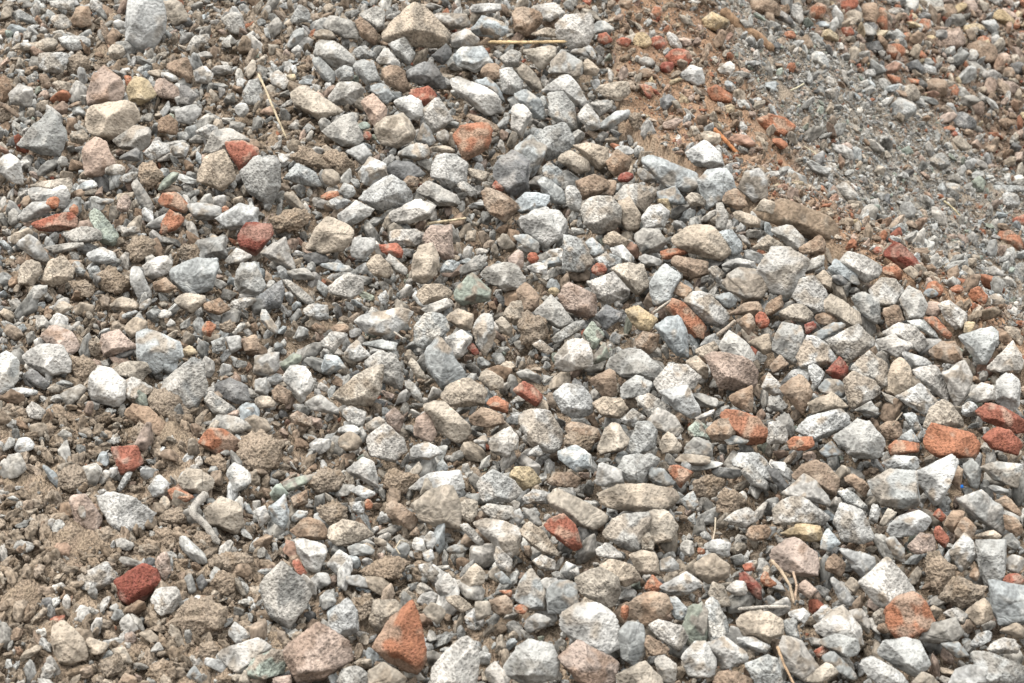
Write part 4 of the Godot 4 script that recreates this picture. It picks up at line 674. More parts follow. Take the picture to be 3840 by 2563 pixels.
w3a|-21 837 -2919|-24,6 -4,25 25,-4 12,-22 -14,-12|small angular off-white stone beside the big rough grey boulder
d4a|-236 913 -3066|-22,12 16,26 16,-13 -3,-29 -17,-7|small angular earth-brown clod beside the large orange shark-fin brick
t4a|-202 910 -3045|-27,-13 -18,20 22,22 33,3 -13,-32|medium angular tan stone just above the large orange shark-fin brick
w3a|-248 945 -3124|-35,9 -1,12 40,-8 4,-11 -18,-5|small long flat off-white stone just below the dark blue-grey mottled flat stone
r2a|-350 963 -3157|-15,10 -3,19 17,-13 0,-16|small slanting dull red brick fragment just below the white wedge
t4a|-193 837 -2911|-29,12 -3,28 34,-1 26,-19 -24,-19|round tan stone tucked under the shark-fin brick
g4a|-239 835 -2918|-31,-8 -21,13 5,20 29,0 18,-19|small angular grey stone beside the round tan stone
g2a|-404 958 -3150|-19,3 18,6 1,-9|tiny long flat grey stone just above the large grey pyramid-topped boulder
t3a|-122 910 -3048|-23,0 -4,19 23,3 4,-21|small blocky tan stone beside the large orange shark-fin brick
t3a|-85 920 -3070|-29,11 1,14 26,-8 4,-16|small slanting tan stone up the slope from the large white-and-dark boulder
t3a|-47 913 -3052|-13,13 12,16 15,-7 -10,-21|small blocky tan stone off to the side of the small bright orange wedge tip
o3a|-16 918 -3060|-22,9 6,18 19,4 19,-15 -16,-12|small angular brown stone just below the small bright orange wedge tip
p3a|-350 828 -2921|-18,6 14,11 16,-8 -13,-10|tiny flat pinkish-grey stone just below the mint-green stone
w3a|-424 1033 -3267|-13,12 5,18 14,-3 -4,-24|small blocky off-white stone beside the blue-grey fin-shaped stone
d4r|-195 1079 -3354|-33,14 -1,23 25,17 37,5 27,-17 -13,-22 -31,-16|small rounded earth-brown clod just above the brown-grey oblong stone
d4r|-321 1081 -3355|-33,-9 -31,13 -9,23 25,18 35,0 27,-16 -10,-24|small rounded earth-brown clod up the slope from the brown dome-shaped stone
d4r|-307 1036 -3281|-28,9 -3,22 21,13 28,5 21,-17 -8,-21 -27,-6|small rounded earth-brown clod just above the crusty pale tan boulder
t2r|-220 996 -3216|-16,6 -13,10 3,6 11,1 17,-8 5,-9 -9,-4|tiny long flat tan stone beside the dark blue-grey mottled flat stone
n4a|-377 848 -2940|-40,-17 -19,14 21,30 32,7 28,-12 -14,-25|mint-green stone beside the white ragged slab
y4a|21 1089 -3340|-28,20 11,20 36,-6 -1,-27 -28,-3|yellow-brown blocky stone beside the round off-white boulder
o3a|93 1084 -3337|-36,-3 -19,15 10,15 37,-3 22,-15 -28,-9|small long flat brown stone just below the pale blue rounded stone
w3a|167 1092 -3333|-27,-15 -18,27 24,12 30,-15 -6,-21|small angular off-white stone beside the big lumpy pale grey boulder
g4a|220 1106 -3337|-40,-2 -27,22 21,28 45,19 9,-34 -21,-28|big lumpy pale grey boulder beside the dark blue-green glinting stone
b3a|256 1091 -3329|-25,-4 -22,20 5,17 34,-13 2,-18|dark blue-green glinting stone beside the big lumpy pale grey boulder
x3a|289 1096 -3331|-26,13 -4,19 26,5 2,-28|small blocky orange brick fragment beside the dark blue-green glinting stone
w2a|304 1107 -3360|-19,6 -1,10 16,-3 5,-13|tiny slanting off-white stone beside the dark blue-green glinting stone
t3a|309 1116 -3370|-59,0 -2,12 40,6 37,-9 10,-12|small long flat tan stone just below the small green-grey stone
t4a|216 1063 -3276|-81,1 -54,22 -11,27 68,16 81,-2 53,-22 -2,-27 -66,-16|long flat tan slab like a loaf
t4a|111 1045 -3258|-57,25 -40,39 -5,28 44,2 59,-13 33,-39 -5,-27 -48,7|big slanting tan boulder uphill of a red-brown block
r4a|85 1017 -3212|-41,8 -20,31 -3,32 23,11 35,-29 20,-38 -14,-15|red-brown sandstone block down the slope from the big slanting tan boulder
t4a|43 1003 -3202|-44,25 -16,31 13,11 44,-32 10,-29 -27,5|cream wedge beside a red-brown block
g4a|191 1018 -3198|-56,0 -25,26 41,31 41,17 26,-34 4,-37|jagged pale stone with pinched waist
t4a|246 1023 -3204|-37,-15 -18,27 17,30 37,2 20,-24 -9,-30|medium chunky tan stone just above the small tan egg-like stone
t3a|225 999 -3187|-14,8 1,20 14,5 9,-18 -11,-12|small tan egg-like stone beside the jagged pale stone
w3a|160 987 -3169|-24,7 -7,21 33,-12 10,-15 -21,-7|small flat off-white stone just below the jagged pale stone
t3a|218 975 -3138|-29,13 -10,21 18,16 24,-21 -10,-21|small angular tan stone just below the small tan egg-like stone
t4a|174 962 -3122|-40,12 -15,26 24,12 38,-13 13,-27 -26,-8|medium flat tan stone just below the jagged pale stone
t4a|140 945 -3081|-44,12 0,34 33,15 36,-12 22,-37 -11,-23 -41,-7|medium many-sided tan stone just above the largest pale slab
b4a|31 937 -3075|-30,-10 -19,20 0,42 25,4 25,-29 0,-32|blue-grey spearhead stone beside the small bright orange wedge tip
b4a|80 932 -3064|-26,12 -11,28 24,28 27,-15 3,-29 -25,-29|blue-grey gabled block beside the blue-grey spearhead stone
w2a|103 959 -3132|-15,3 5,11 10,-14|tiny three-cornered off-white stone just above the blue-grey gabled block
w4a|122 898 -2988|-63,16 -29,35 10,40 45,23 49,-31 15,-45 -24,-28 -58,1|largest pale slab with a pinkish tint
p4a|121 851 -2925|-56,15 -19,42 25,21 44,5 46,-34 -11,-34|large brown-pink boulder cut by the lower edge
b4a|188 876 -2979|-24,20 -2,37 22,28 20,-30 -2,-38 -20,-25|upright pale blue stone up the slope from the tan ridge-backed stone
g4a|29 855 -2921|-52,-11 -31,22 -2,41 34,29 46,3 41,-23 -7,-37 -31,-30|big rough grey boulder with dark blotches
o4a|220 918 -3038|-38,12 -8,28 25,23 44,-10 -8,-31 -35,-12|brown gritty boulder down the slope from the bright orange brick nugget
x3a|228 944 -3096|-17,-3 -2,19 18,-1 9,-12 -7,-13|bright orange brick nugget up the slope from the brown gritty boulder
w4a|273 945 -3093|-38,-2 8,23 39,1 11,-15 -22,-18|medium flat off-white stone beside the bright orange brick nugget
w3a|256 971 -3137|-18,10 4,16 24,-7 7,-12 -15,-12|small angular off-white stone just above the bright orange brick nugget
t4a|325 967 -3117|-34,7 0,29 30,7 30,-15 -6,-26 -28,-10|medium chunky tan stone up the slope from the bluish stone
w3a|340 994 -3170|-31,0 -3,17 23,8 17,-17 -8,-11|small angular off-white stone between the crumpled pinkish-grey lump and the small tan egg-like stone
t3a|332 932 -3077|-19,1 -11,23 9,15 20,-16 0,-21|small angular tan stone just above the bluish stone
n4a|289 898 -3017|-24,-6 -13,34 11,37 22,15 17,-33 -13,-36|green mineral-stained stone beside the bluish stone
b4a|321 902 -3024|-19,36 -3,41 21,1 24,-23 -11,-39 -17,4|bluish stone joined to a green one
w4a|246 886 -2999|-36,12 -18,23 20,12 32,-9 14,-28 -18,-9|medium slanting off-white stone beside the green mineral-stained stone
b3a|263 915 -3052|-19,15 -3,21 18,-1 11,-20 -5,-17|small angular blue-grey stone beside the green mineral-stained stone
o3a|223 869 -2978|-22,5 -14,21 28,-3 15,-14 -6,-16|small angular brown stone beside the upright pale blue stone
w4a|287 856 -2945|-33,5 -13,31 11,31 29,0 24,-29 -16,-27|smooth cream-white round boulder beside the bright white angular boulder
w4a|332 864 -2960|-34,15 -5,30 35,-1 32,-17 -8,-28 -23,-9|bright white angular boulder beside the smooth cream-white round boulder
t4a|392 896 -3011|-47,9 -29,22 12,25 39,11 39,-16 12,-29 -29,-16|smooth loaf-shaped beige boulder beside the bright white angular boulder
b4a|387 843 -2928|-34,11 5,29 21,21 28,-23 -13,-26|pale teal slab cut by the lower edge
g3a|236 844 -2935|-19,13 -9,26 17,8 15,-24 -9,-19|small angular grey stone beside the tan ridge-backed stone
t4a|195 835 -2911|-38,6 6,29 40,-7 38,-18 -33,-18|tan ridge-backed stone cut by the lower edge
o3a|336 830 -2924|-33,-10 -22,14 9,14 35,0 25,-13|small long flat brown stone just below the bright white angular boulder
w3a|374 871 -2989|-37,10 0,13 30,-3 22,-16 -10,-8|small long flat off-white stone just below the smooth loaf-shaped beige boulder
d4a|370 1056 -3271|-26,2 -15,22 20,19 29,-4 3,-24 -21,-19|small chunky earth-brown clod off to the side of the fat cream-white boulder
w3a|387 1035 -3230|-34,-5 -13,12 12,21 30,-2 1,-20|small angular off-white stone off to the side of the fat cream-white boulder
d4r|336 1077 -3309|-28,-4 -15,16 11,23 30,9 20,-10 6,-20 -25,-19|small rounded earth-brown clod off to the side of the dark blue-green glinting stone
b3a|302 1058 -3270|-19,3 5,19 18,-6 -4,-18|small blocky blue-grey stone off to the side of the dark blue-green glinting stone
b2a|304 1031 -3239|-11,1 4,13 7,-14|tiny three-cornered blue-grey stone off to the side of the long flat tan slab
w4a|417 1110 -3341|-51,4 -31,22 11,22 32,4 40,-34|medium flat off-white stone just below the long orange brick slab
g3a|419 1091 -3318|-27,12 -7,27 23,-8 26,-26 -7,-14|small slanting grey stone down the slope from the long orange brick slab
x2r|312 987 -3172|-7,-4 -7,5 -3,7 5,5 9,-1 6,-5 -4,-6|tiny rounded orange brick fragment off to the side of the small tan egg-like stone
r2a|388 967 -3136|-16,7 4,9 18,-8 -8,-8|tiny flat dull red brick fragment off to the side of the crumpled pinkish-grey lump
x2r|410 952 -3116|-8,-5 -8,6 -1,14 6,10 8,3 6,-10 0,-15|tiny upright orange brick fragment beside the crumpled pinkish-grey lump
g3r|290 993 -3175|-13,-4 -11,9 -3,14 10,11 12,-3 11,-11 -4,-14|tiny rounded grey stone off to the side of the small tan egg-like stone
w3r|363 940 -3091|-20,-3 -17,4 -2,14 11,12 17,0 13,-11 -4,-13|small rounded off-white stone up the slope from the bluish stone
o3r|410 1014 -3201|-23,-4 -19,9 -8,13 14,14 24,1 16,-11 -7,-16|small rounded brown stone off to the side of the crumpled pinkish-grey lump
w3a|54 972 -3152|-24,5 -7,17 21,3 18,-14 -10,-11|small angular off-white stone just below the cream wedge
w3a|38 897 -3024|-28,-7 -3,17 29,9 18,-7 -14,-18|small flat off-white stone just below the blue-grey spearhead stone
x2r|14 912 -3059|-12,3 -2,9 6,7 13,1 5,-8 -1,-8 -10,-5|tiny rounded orange brick fragment just below the blue-grey spearhead stone
x2r|179 910 -3051|-7,-5 -7,9 0,14 7,9 8,2 5,-12 -2,-15|tiny upright orange brick fragment beside the brown gritty boulder
w3a|41 1059 -3298|-28,-1 -2,17 25,8 19,-12 -19,-12|small angular off-white stone just below the yellow-brown blocky stone
w2a|9 1034 -3257|-17,6 4,15 14,-3 1,-18|small blocky off-white stone just above the large cream slab
g3a|35 1031 -3258|-22,19 2,13 20,-14 2,-17|small long slanting grey stone just above the cream wedge
m3a|381 948 -3106|-34,21 -14,26 24,-7 22,-35|medium long slanting maroon brick fragment up the slope from the smooth loaf-shaped beige boulder
w3a|465 1104 -3338|-26,15 10,12 19,-24 -8,-6|small slanting off-white stone beside the large rounded brown boulder
k3a|459 1088 -3316|-21,20 -4,20 23,-16 8,-22 -12,-1|small long slanting dark grey stone beside the large rounded brown boulder
o4a|522 1095 -3306|-52,6 -29,29 12,27 44,-6 33,-38 -38,-6|large rounded brown boulder down the slope from the small square orange brick piece
w4a|504 1074 -3275|-47,-5 -7,30 7,27 39,-17 36,-28|medium angular off-white stone just below the large rounded brown boulder
w4a|480 1043 -3230|-47,3 -24,26 8,29 53,-6 45,-22 -41,-20|fat cream-white boulder up the slope from the cream-yellow flat stone
o3a|589 1085 -3304|-34,16 -8,22 28,-7 16,-28|small long slanting brown stone beside the large rounded brown boulder
b3a|578 1061 -3270|-28,14 -5,19 27,-13 18,-21 -11,-7|small long slanting blue-grey stone just above the long white block
w4a|567 1027 -3201|-34,7 -22,41 18,24 40,-24 18,-33 -19,-27|long white block leaning downhill beside the cream-yellow flat stone
w4a|675 1113 -3340|-45,1 -13,16 26,13 42,1 26,-14 -24,-14|small long flat off-white stone just below the pink-orange brick cube
b4a|652 1079 -3265|-53,11 -6,37 34,31 42,-30 17,-36 -27,-30|big pale-blue flat-topped slab up the slope from the white spindle-shaped stone
w4a|726 1093 -3291|-43,11 24,43 39,31 12,-36 -5,-53|white prism with a shaded end
o3a|764 1094 -3314|-17,-2 1,24 13,13 7,-26 -11,-11|small upright brown stone beside the white prism
b3a|793 1099 -3319|-20,17 1,32 16,6 13,-33 -5,-27|white-rimmed dark blue stone beside the grey-blue slab
b4a|852 1099 -3313|-50,13 -23,23 33,16 47,-13 18,-25 -32,-13|grey-blue slab cut by the edge of the view
w4a|796 1045 -3237|-54,22 -8,37 30,8 41,-27 30,-44 -13,-18|coarse pale grey block above a dark hollow
w4a|665 1026 -3212|-47,-12 -22,14 18,27 47,8 30,-12 -30,-26|white spindle-shaped stone beside the small dark pink-red brick bit
w3a|611 1040 -3242|-12,-13 -3,22 12,8 3,-19|small upright off-white stone beside the long white block
t3a|631 1035 -3234|-17,-14 1,18 18,7 -5,-17|small slanting tan stone beside the white spindle-shaped stone
r2a|720 1038 -3240|-15,2 -1,14 15,-4 2,-13|small dark pink-red brick bit up the slope from the red oval brick bit
r3a|713 1008 -3196|-15,16 -2,19 16,-4 7,-22 -10,-7|red oval brick bit down the slope from the small dark pink-red brick bit
o3a|741 1031 -3226|-21,-8 -6,17 19,17 14,-6 -1,-23|small angular brown stone just above the red oval brick bit
o3a|755 1019 -3206|-20,-2 -2,25 20,3 12,-17 -14,-17|small angular brown stone beside the red oval brick bit
t3a|796 1009 -3201|-32,-1 6,11 24,-1 12,-10|small long flat tan stone just above the tall pale rectangular block
w4a|741 987 -3154|-27,-1 1,36 18,22 26,-4 -5,-37|white kite-shaped stone beside the red oval brick bit
g4a|784 977 -3140|-28,35 25,35 26,2 16,-37 -9,-49 -23,-9|tall pale rectangular block beside the white kite-shaped stone
o2a|754 957 -3129|-11,-5 1,17 9,0 3,-14|tiny blocky brown stone beside the tall pale rectangular block
d4a|726 933 -3091|-37,2 -10,29 26,18 43,5 23,-17 1,-28 -37,-15|dark brown soft clod beside the fibrous tan root-matted clump
b4a|794 923 -3051|-38,39 -19,39 22,31 41,6 30,-37 -24,-37 -35,1|big pale blue triangular slab down the slope from the tall pale rectangular block
r3r|814 949 -3119|-20,-3 -17,4 -6,11 12,10 20,-2 12,-9 -7,-11|tiny flat dull red brick fragment just above the big pale blue triangular slab
w3r|822 971 -3143|-19,-7 -16,9 -4,16 14,12 20,4 10,-15 -6,-15|small rounded off-white stone beside the tall pale rectangular block
w4a|601 949 -3070|-49,5 0,49 19,33 49,-14 3,-44 -22,-30|large white block touching a brick-red boulder
w3a|633 992 -3171|-21,18 -2,21 15,1 15,-27 -7,-13|small slanting off-white stone just below the white spindle-shaped stone
p3a|677 1000 -3176|-29,-3 -3,22 22,14 25,-12 -15,-20|small angular pinkish-grey stone just below the white spindle-shaped stone
d4a|697 962 -3130|-32,27 -7,41 37,-6 26,-29 -16,-34|fibrous tan root-matted clump beside the white kite-shaped stone
x4a|625 906 -3025|-41,-22 -38,13 -19,34 11,42 29,29 48,-4 13,-36 -22,-39|large brick-red boulder up the slope from the broad grey boulder
p4a|463 982 -3134|-53,4 -36,26 3,34 47,9 39,-33 -3,-30 -42,-13|crumpled pinkish-grey lump down the slope from the cream-yellow flat stone
y4a|484 1014 -3199|-46,-1 -12,16 31,13 34,-15 3,-15 -32,-9|cream-yellow flat stone down the slope from the fat cream-white boulder
b3a|524 1003 -3180|-16,-13 -13,10 -2,24 21,-4 1,-19|small angular blue-grey stone beside the long white block
o3a|527 971 -3134|-17,16 -3,22 19,2 14,-23 -17,-9|small angular brown stone just above the narrow white finger-like stone
w4a|566 976 -3138|-39,26 -14,23 28,7 28,-13 9,-32 -16,-7|medium slanting off-white stone beside the large white block
w3a|531 934 -3088|-22,23 -13,29 23,-12 15,-26 -5,-15|narrow white finger-like stone beside the large white block
t3a|550 944 -3103|-16,0 -2,16 15,0 4,-17|small blocky tan stone beside the narrow white finger-like stone
p3a|474 939 -3093|-20,0 -3,17 19,-2 5,-17|small blocky pinkish-grey stone just below the crumpled pinkish-grey lump
w3a|492 906 -3045|-20,-2 2,17 22,6 -6,-19|small blocky off-white stone just below the narrow white finger-like stone
w4a|513 892 -3001|-51,2 2,42 34,5 40,-27 2,-35|medium angular off-white stone just above the small flat red brick bit
b4a|512 873 -2971|-44,7 -11,20 24,10 40,-12 2,-21|medium flat blue-grey stone beside the small flat red brick bit
r2a|481 861 -2982|-19,0 4,11 20,1 -4,-11|small flat red brick bit beside the pale teal slab
w4a|440 856 -2956|-31,15 -21,36 8,28 35,-14 13,-38 -21,-14|medium chunky off-white stone beside the small flat red brick bit
t3a|476 835 -2940|-32,-10 7,19 31,6 -6,-17|small flat tan stone just below the small flat red brick bit
b3a|503 845 -2955|-37,9 -8,25 37,-20 21,-25|medium long slanting blue-grey stone beside the small flat red brick bit
w3a|553 900 -3038|-27,17 0,20 19,-5 14,-29 -10,-5|small long slanting off-white stone down the slope from the narrow white finger-like stone
g4a|608 859 -2966|-55,8 -41,21 -10,29 27,21 46,-16 17,-37 -20,-16|broad grey boulder under the brick-red one
w4a|568 837 -2942|-42,16 -16,27 31,0 44,-20 -8,-21|medium flat off-white stone beside the broad grey boulder
g4a|676 884 -3011|-45,-12 -15,17 22,26 38,1 14,-20 -21,-20|medium flat grey stone beside the large brick-red boulder
t3a|746 910 -3051|-30,-3 5,27 22,8 24,-11 -8,-22|small angular tan stone just below the dark brown soft clod
w3a|707 905 -3052|-28,5 0,13 21,0 10,-17|small flat off-white stone just below the dark brown soft clod
w3a|739 874 -3013|-26,-13 -7,9 23,20 23,4 -18,-21|small long slanting off-white stone up the slope from the smooth white boulder
g4a|750 839 -2946|-49,21 -35,34 9,24 43,3 51,-26 -22,-26|medium flat grey stone beside the smooth white boulder
w3a|769 866 -2997|-39,-4 1,17 31,7 23,-12 -15,-12|small flat off-white stone just below the big pale blue triangular slab
w4a|708 831 -2942|-43,-15 -32,8 4,21 33,14 36,-15|smooth white boulder cut by the lower edge
t3a|636 825 -2937|-28,-5 -7,16 24,2 17,-13|small flat tan stone just below the broad grey boulder
t3a|792 885 -3027|-28,1 5,15 18,4 15,-15 -12,-7|small angular tan stone just below the big pale blue triangular slab
b3a|692 862 -2992|-27,10 5,13 24,-11 2,-14|small slanting blue-grey stone just above the smooth white boulder
g3a|439 889 -3016|-21,12 8,21 16,-20 -2,-20|small blocky grey stone beside the smooth loaf-shaped beige boulder
w3a|457 906 -3042|-26,4 5,12 21,1 5,-15|small blocky off-white stone off to the side of the narrow white finger-like stone
x2a|417 947 -3107|-9,-6 -6,14 14,-3 2,-9|tiny blocky orange brick fragment beside the crumpled pinkish-grey lump
t3r|585 903 -3044|-15,4 -1,15 7,12 15,2 10,-11 -8,-13 -14,-2|small rounded tan stone beside the large brick-red boulder
o2r|586 889 -3027|-12,-4 -12,5 -1,10 9,6 13,1 11,-7 -1,-10|tiny rounded brown stone beside the large brick-red boulder
o3a|839 1023 -3217|-18,20 5,14 22,-9 5,-20 -15,-6|small angular brown stone off to the side of the white kite-shaped stone
o3a|841 1052 -3260|-33,11 -7,19 30,-13 22,-21 -7,-7|small long slanting brown stone beside the coarse pale grey block
w2a|832 1074 -3294|-32,16 7,4 37,-8 -5,-8|small long flat off-white stone just below the grey-blue slab
g3a|827 1001 -3189|-20,2 0,16 18,-4 6,-16|small blocky grey stone just above the tall pale rectangular block"""
const STICKS := """bamboo_cane|cane|0.484 0.367 0.218|5.0 6|-58 1975 -4688;35 1974 -4686;133 1976 -4682|pale yellow bamboo cane lying level across grey stones near the crest
straw|straw|0.390 0.328 0.234|3.1 6|-580 1880 -4443;-558 1843 -4398;-537 1801 -4354;-500 1724 -4313|long dry pale straw slanting over brown dirt beside a bright yellow flake
wood_splinter|stick|0.484 0.406 0.281|3.4 5|-178 1534 -4068;-138 1540 -4074;-95 1546 -4079|pale wood splinter lying among white stones at mid slope
wood_splinter|stick|0.359 0.164 0.078|6.4 4|461 1756 -4460;487 1727 -4438;513 1696 -4415|bright orange wood splinter stuck in the sandy flank
stick|stick|0.281 0.265 0.242|7.6 8|-516 1072 -3268;-533 1056 -3247;-537 1043 -3229;-513 1026 -3215;-487 994 -3199|bent grey weathered stick curling round a pinkish-white stone
branch|branch|0.234 0.156 0.101|14.7 8|540 2096 -5041;589 2047 -5036;634 2026 -5027;674 1986 -5020|thick weathered brown branch lying across the far flank above the ochre stone
stick|stick|0.179 0.140 0.109|6.9 6|-1163 1809 -4395;-1134 1796 -4385;-1109 1776 -4376|short dark grey stick at the left border of the heap
stick|stick|0.351 0.328 0.296|3.3 6|358 914 -3051;384 916 -3051;407 918 -3052;441 918 -3050|smooth grey twig above the loaf-shaped beige boulder
root|root|0.374 0.296 0.218|2.9 6|419 984 -3111;434 967 -3096;446 946 -3080;450 921 -3064|thin pale root trailing down from the crumpled pinkish-grey lump
twig|twig|0.257 0.218 0.172|1.6 5|670 1173 -3401;683 1185 -3416;694 1194 -3431|tiny dark twig above the brown stones by the domed tan boulder
straw|straw|0.484 0.445 0.328|2.6 5|689 1870 -4853;714 1881 -4878;736 1894 -4902|pale straw on the grey gravel flank, upper of two
straw|straw|0.484 0.445 0.328|2.1 5|695 1722 -4622;716 1708 -4617;736 1691 -4612|thin yellow straw on the far flank below the large peach brick stone
straw|straw|0.468 0.406 0.265|2.7 5|1119 1602 -5033;1144 1580 -5024;1165 1553 -5016|long yellowish straw on the far flank beside the bluish slab at the border
wood_splinter|stick|0.390 0.359 0.312|3.4 5|274 1358 -3763;294 1372 -3771;311 1383 -3779|pale sliver sticking up beside the crumbly cream-yellow stone
wood_splinter|stick|0.328 0.281 0.234|4.8 5|389 1318 -3679;410 1333 -3687;427 1347 -3696|grey-brown wood sliver pointing up beside the brightest white smooth stone
wood_splinter|stick|0.429 0.390 0.343|2.5 5|-229 1323 -3737;-219 1317 -3733;-210 1310 -3729|short pale sliver under the big white pitted stone
root|root|0.390 0.343 0.265|1.5 5|-185 980 -3180;-193 991 -3187;-185 1002 -3196;-175 998 -3202|fine curled root above the dark blue-grey mottled flat stone
straw|straw|0.359 0.257 0.172|2.5 6|409 875 -2960;417 850 -2940;430 823 -2918|brown straw running down to the lower edge beside the pale teal slab
straw|straw|0.429 0.374 0.296|1.5 5|340 1038 -3216;338 1020 -3202;333 1003 -3189|thin upright straw between the pale stones and a round clod
root|root|0.374 0.281 0.211|2.2 5|453 967 -3099;457 946 -3084;452 925 -3070|second pale root hanging below the crumpled pinkish-grey lump"""
const DIRT := """-0.76 -3.66 0.28 0.44 0.50
-0.38 -3.49 0.18 0.23 0.40
-0.93 -4.65 0.50 0.42 0.55
-0.41 -4.36 0.20 0.22 0.40
-0.74 -3.16 0.31 0.34 1.10
-0.60 -3.17 0.25 0.24 0.95
-0.84 -3.43 0.21 0.22 0.90
-0.51 -3.01 0.24 0.19 1.00
-0.63 -3.44 0.23 0.19 0.90
-0.86 -3.67 0.17 0.17 0.55
-0.63 -3.94 0.18 0.19 0.35
-1.03 -4.75 0.37 0.37 0.55
-0.68 -4.72 0.27 0.36 0.60
-0.51 -4.50 0.16 0.21 0.60
-0.65 -4.17 0.21 0.18 0.35
-0.14 -3.34 0.10 0.10 0.55
-0.25 -3.16 0.15 0.11 0.60
-0.32 -3.39 0.11 0.10 0.50
-0.45 -3.89 0.12 0.12 0.45
-0.34 -3.12 0.10 0.11 0.50
-0.75 -3.00 0.22 0.15 0.90
-0.13 -3.09 0.10 0.09 0.35
0.56 -3.08 0.06 0.06 0.30
0.44 -3.16 0.08 0.06 0.25"""
const NAMES := {"w": "white_stone", "g": "grey_stone", "b": "bluish_stone", "n": "green_stone", "t": "tan_stone", "o": "brown_stone", "k": "dark_stone", "p": "pink_stone", "r": "brick_fragment", "x": "brick_fragment", "m": "brick_fragment", "y": "ochre_stone", "d": "dirt_clod", "z": "wood_chunk"}
const GROUPS := {"white_stone": "off-white stones on the rubble heap", "grey_stone": "grey stones on the rubble heap", "bluish_stone": "blue-grey stones on the rubble heap", "green_stone": "greenish stones on the rubble heap", "tan_stone": "tan stones on the rubble heap", "brown_stone": "brown stones on the rubble heap", "dark_stone": "dark stones on the rubble heap", "pink_stone": "pinkish stones on the rubble heap", "brick_fragment": "brick fragments on the rubble heap", "ochre_stone": "ochre stones on the rubble heap", "dirt_clod": "clods of earth on the rubble heap"}
# base colours (linear) and the colour of the second mineral, crust or dust on the same stone
const TONES := {
	"w": [Color(0.395, 0.388, 0.373), Color(0.325, 0.318, 0.302)],
	"g": [Color(0.318, 0.313, 0.298), Color(0.228, 0.224, 0.212)],
	"b": [Color(0.316, 0.332, 0.335), Color(0.452, 0.445, 0.421)],
	"n": [Color(0.290, 0.318, 0.275), Color(0.234, 0.257, 0.226)],
	"t": [Color(0.345, 0.303, 0.253), Color(0.268, 0.235, 0.196)],
	"o": [Color(0.230, 0.172, 0.129), Color(0.281, 0.226, 0.179)],
	"k": [Color(0.148, 0.148, 0.148), Color(0.257, 0.250, 0.242)],
	"p": [Color(0.328, 0.261, 0.222), Color(0.250, 0.191, 0.156)],
	"r": [Color(0.242, 0.098, 0.069), Color(0.281, 0.187, 0.148)],
	"x": [Color(0.275, 0.132, 0.084), Color(0.285, 0.200, 0.150)],
	"m": [Color(0.183, 0.066, 0.051), Color(0.226, 0.133, 0.109)],
	"y": [Color(0.355, 0.290, 0.195), Color(0.374, 0.312, 0.226)],
	"z": [Color(0.215, 0.172, 0.132), Color(0.290, 0.240, 0.190)],
	"d": [Color(0.245, 0.200, 0.157), Color(0.205, 0.165, 0.126)],
}
var rng := RandomNumberGenerator.new()
var lump := FastNoiseLite.new()
var fine := FastNoiseLite.new()
var patch := FastNoiseLite.new()
var ground_noise := FastNoiseLite.new()
var spheres := {}
var taken := {}
var dirt := []
var cells := {}
var stone_mat: StandardMaterial3D
var plain_mat: StandardMaterial3D
var band_mat: StandardMaterial3D
var brick_mat: StandardMaterial3D
var dirt_mat: StandardMaterial3D
var chip_mat: StandardMaterial3D
var crumb_mat: StandardMaterial3D
var ground_mat: StandardMaterial3D
var wood_mat: StandardMaterial3D


func sstep(a: float, b: float, x: float) -> float:
	var u := clampf((x - a) / (b - a), 0.0, 1.0)
	return u * u * (3.0 - 2.0 * u)


func shoulder(t: float) -> float:
	return 0.24 + 0.80 * clampf(4.45 - t, 0.0, 1.6)


func rim(t: float) -> float:   # where the sandy strip gives way to fine grey gravel
	return 0.30 + 0.14 * sstep(3.8, 4.45, t) - 0.15 * sstep(4.55, 4.95, t)


func surface(x: float, z: float) -> float:
	var y := height(x, z)
	var s := x - shoulder(-z)
	if s > 0.1:
		y += 0.022 * runnel(x, -z) * sstep(0.1, 0.4, s)
	if s < 0.0 and y > 0.3:
		y -= 0.046 * (1.0 - earth_share(x, z))
	return y


func runnel(x: float, t: float) -> float:   # streaks that run down the far flank
	return ground_noise.get_noise_2d((0.73 * x + 0.68 * t) * 15.0, (0.68 * x - 0.73 * t) * 2.2)


func second_heap(x: float, t: float) -> float:
	return -0.595 + 0.62 * t - 0.83 * maxf(x, 0.55)


func first_heap(x: float, t: float) -> float:
	var y := 0.825 + 0.6494 * (t - 2.92) + 0.028 * sin(2.1 * x + 1.3 * t) + 0.022 * sin(3.3 * x - 2.2 * t + 1.0)
	var s := x - shoulder(t)
	return y - 0.62 * sstep(-0.1, 1.25, s) - 0.30 * maxf(s - 0.5, 0.0)


func bank(x: float, t: float) -> float:   # how far a place lies behind the foot of the second, coarser bank
	return t - 4.72 - 0.78 * minf(x, 1.1) if x > 0.45 else -1.0


func height(x: float, z: float) -> float:
	var t := -z
	var y := maxf(first_heap(x, t), second_heap(x, t)) + 0.09 * sstep(0.0, 0.35, bank(x, t))
	if y > 2.7:
		y = 2.7 + 0.6 * tanh((y - 2.7) / 0.6)
	y *= (1.0 - sstep(3.5, 7.5, absf(x))) * (1.0 - sstep(9.0, 15.0, t))
	return maxf(y, 0.0)


func earth_share(x: float, z: float) -> float:
	var w := 0.0
	for d in dirt:
		var q: float = pow((x - d[0]) / d[2], 2.0) + pow((z - d[1]) / d[3], 2.0)
		w = maxf(w, d[4] * exp(-q * 1.1))
	return w


func numbered(called: String) -> String:
	taken[called] = taken.get(called, -1) + 1
	return called if taken[called] == 0 else "%s_%03d" % [called, taken[called]]


func tag(o: Node, label: String, category := "", group := "", kind := "") -> void:
	if label:
		o.set_meta("label", label)
	if category:
		o.set_meta("category", category)
	if group:
		o.set_meta("group", group)
	if kind:
		o.set_meta("kind", kind)


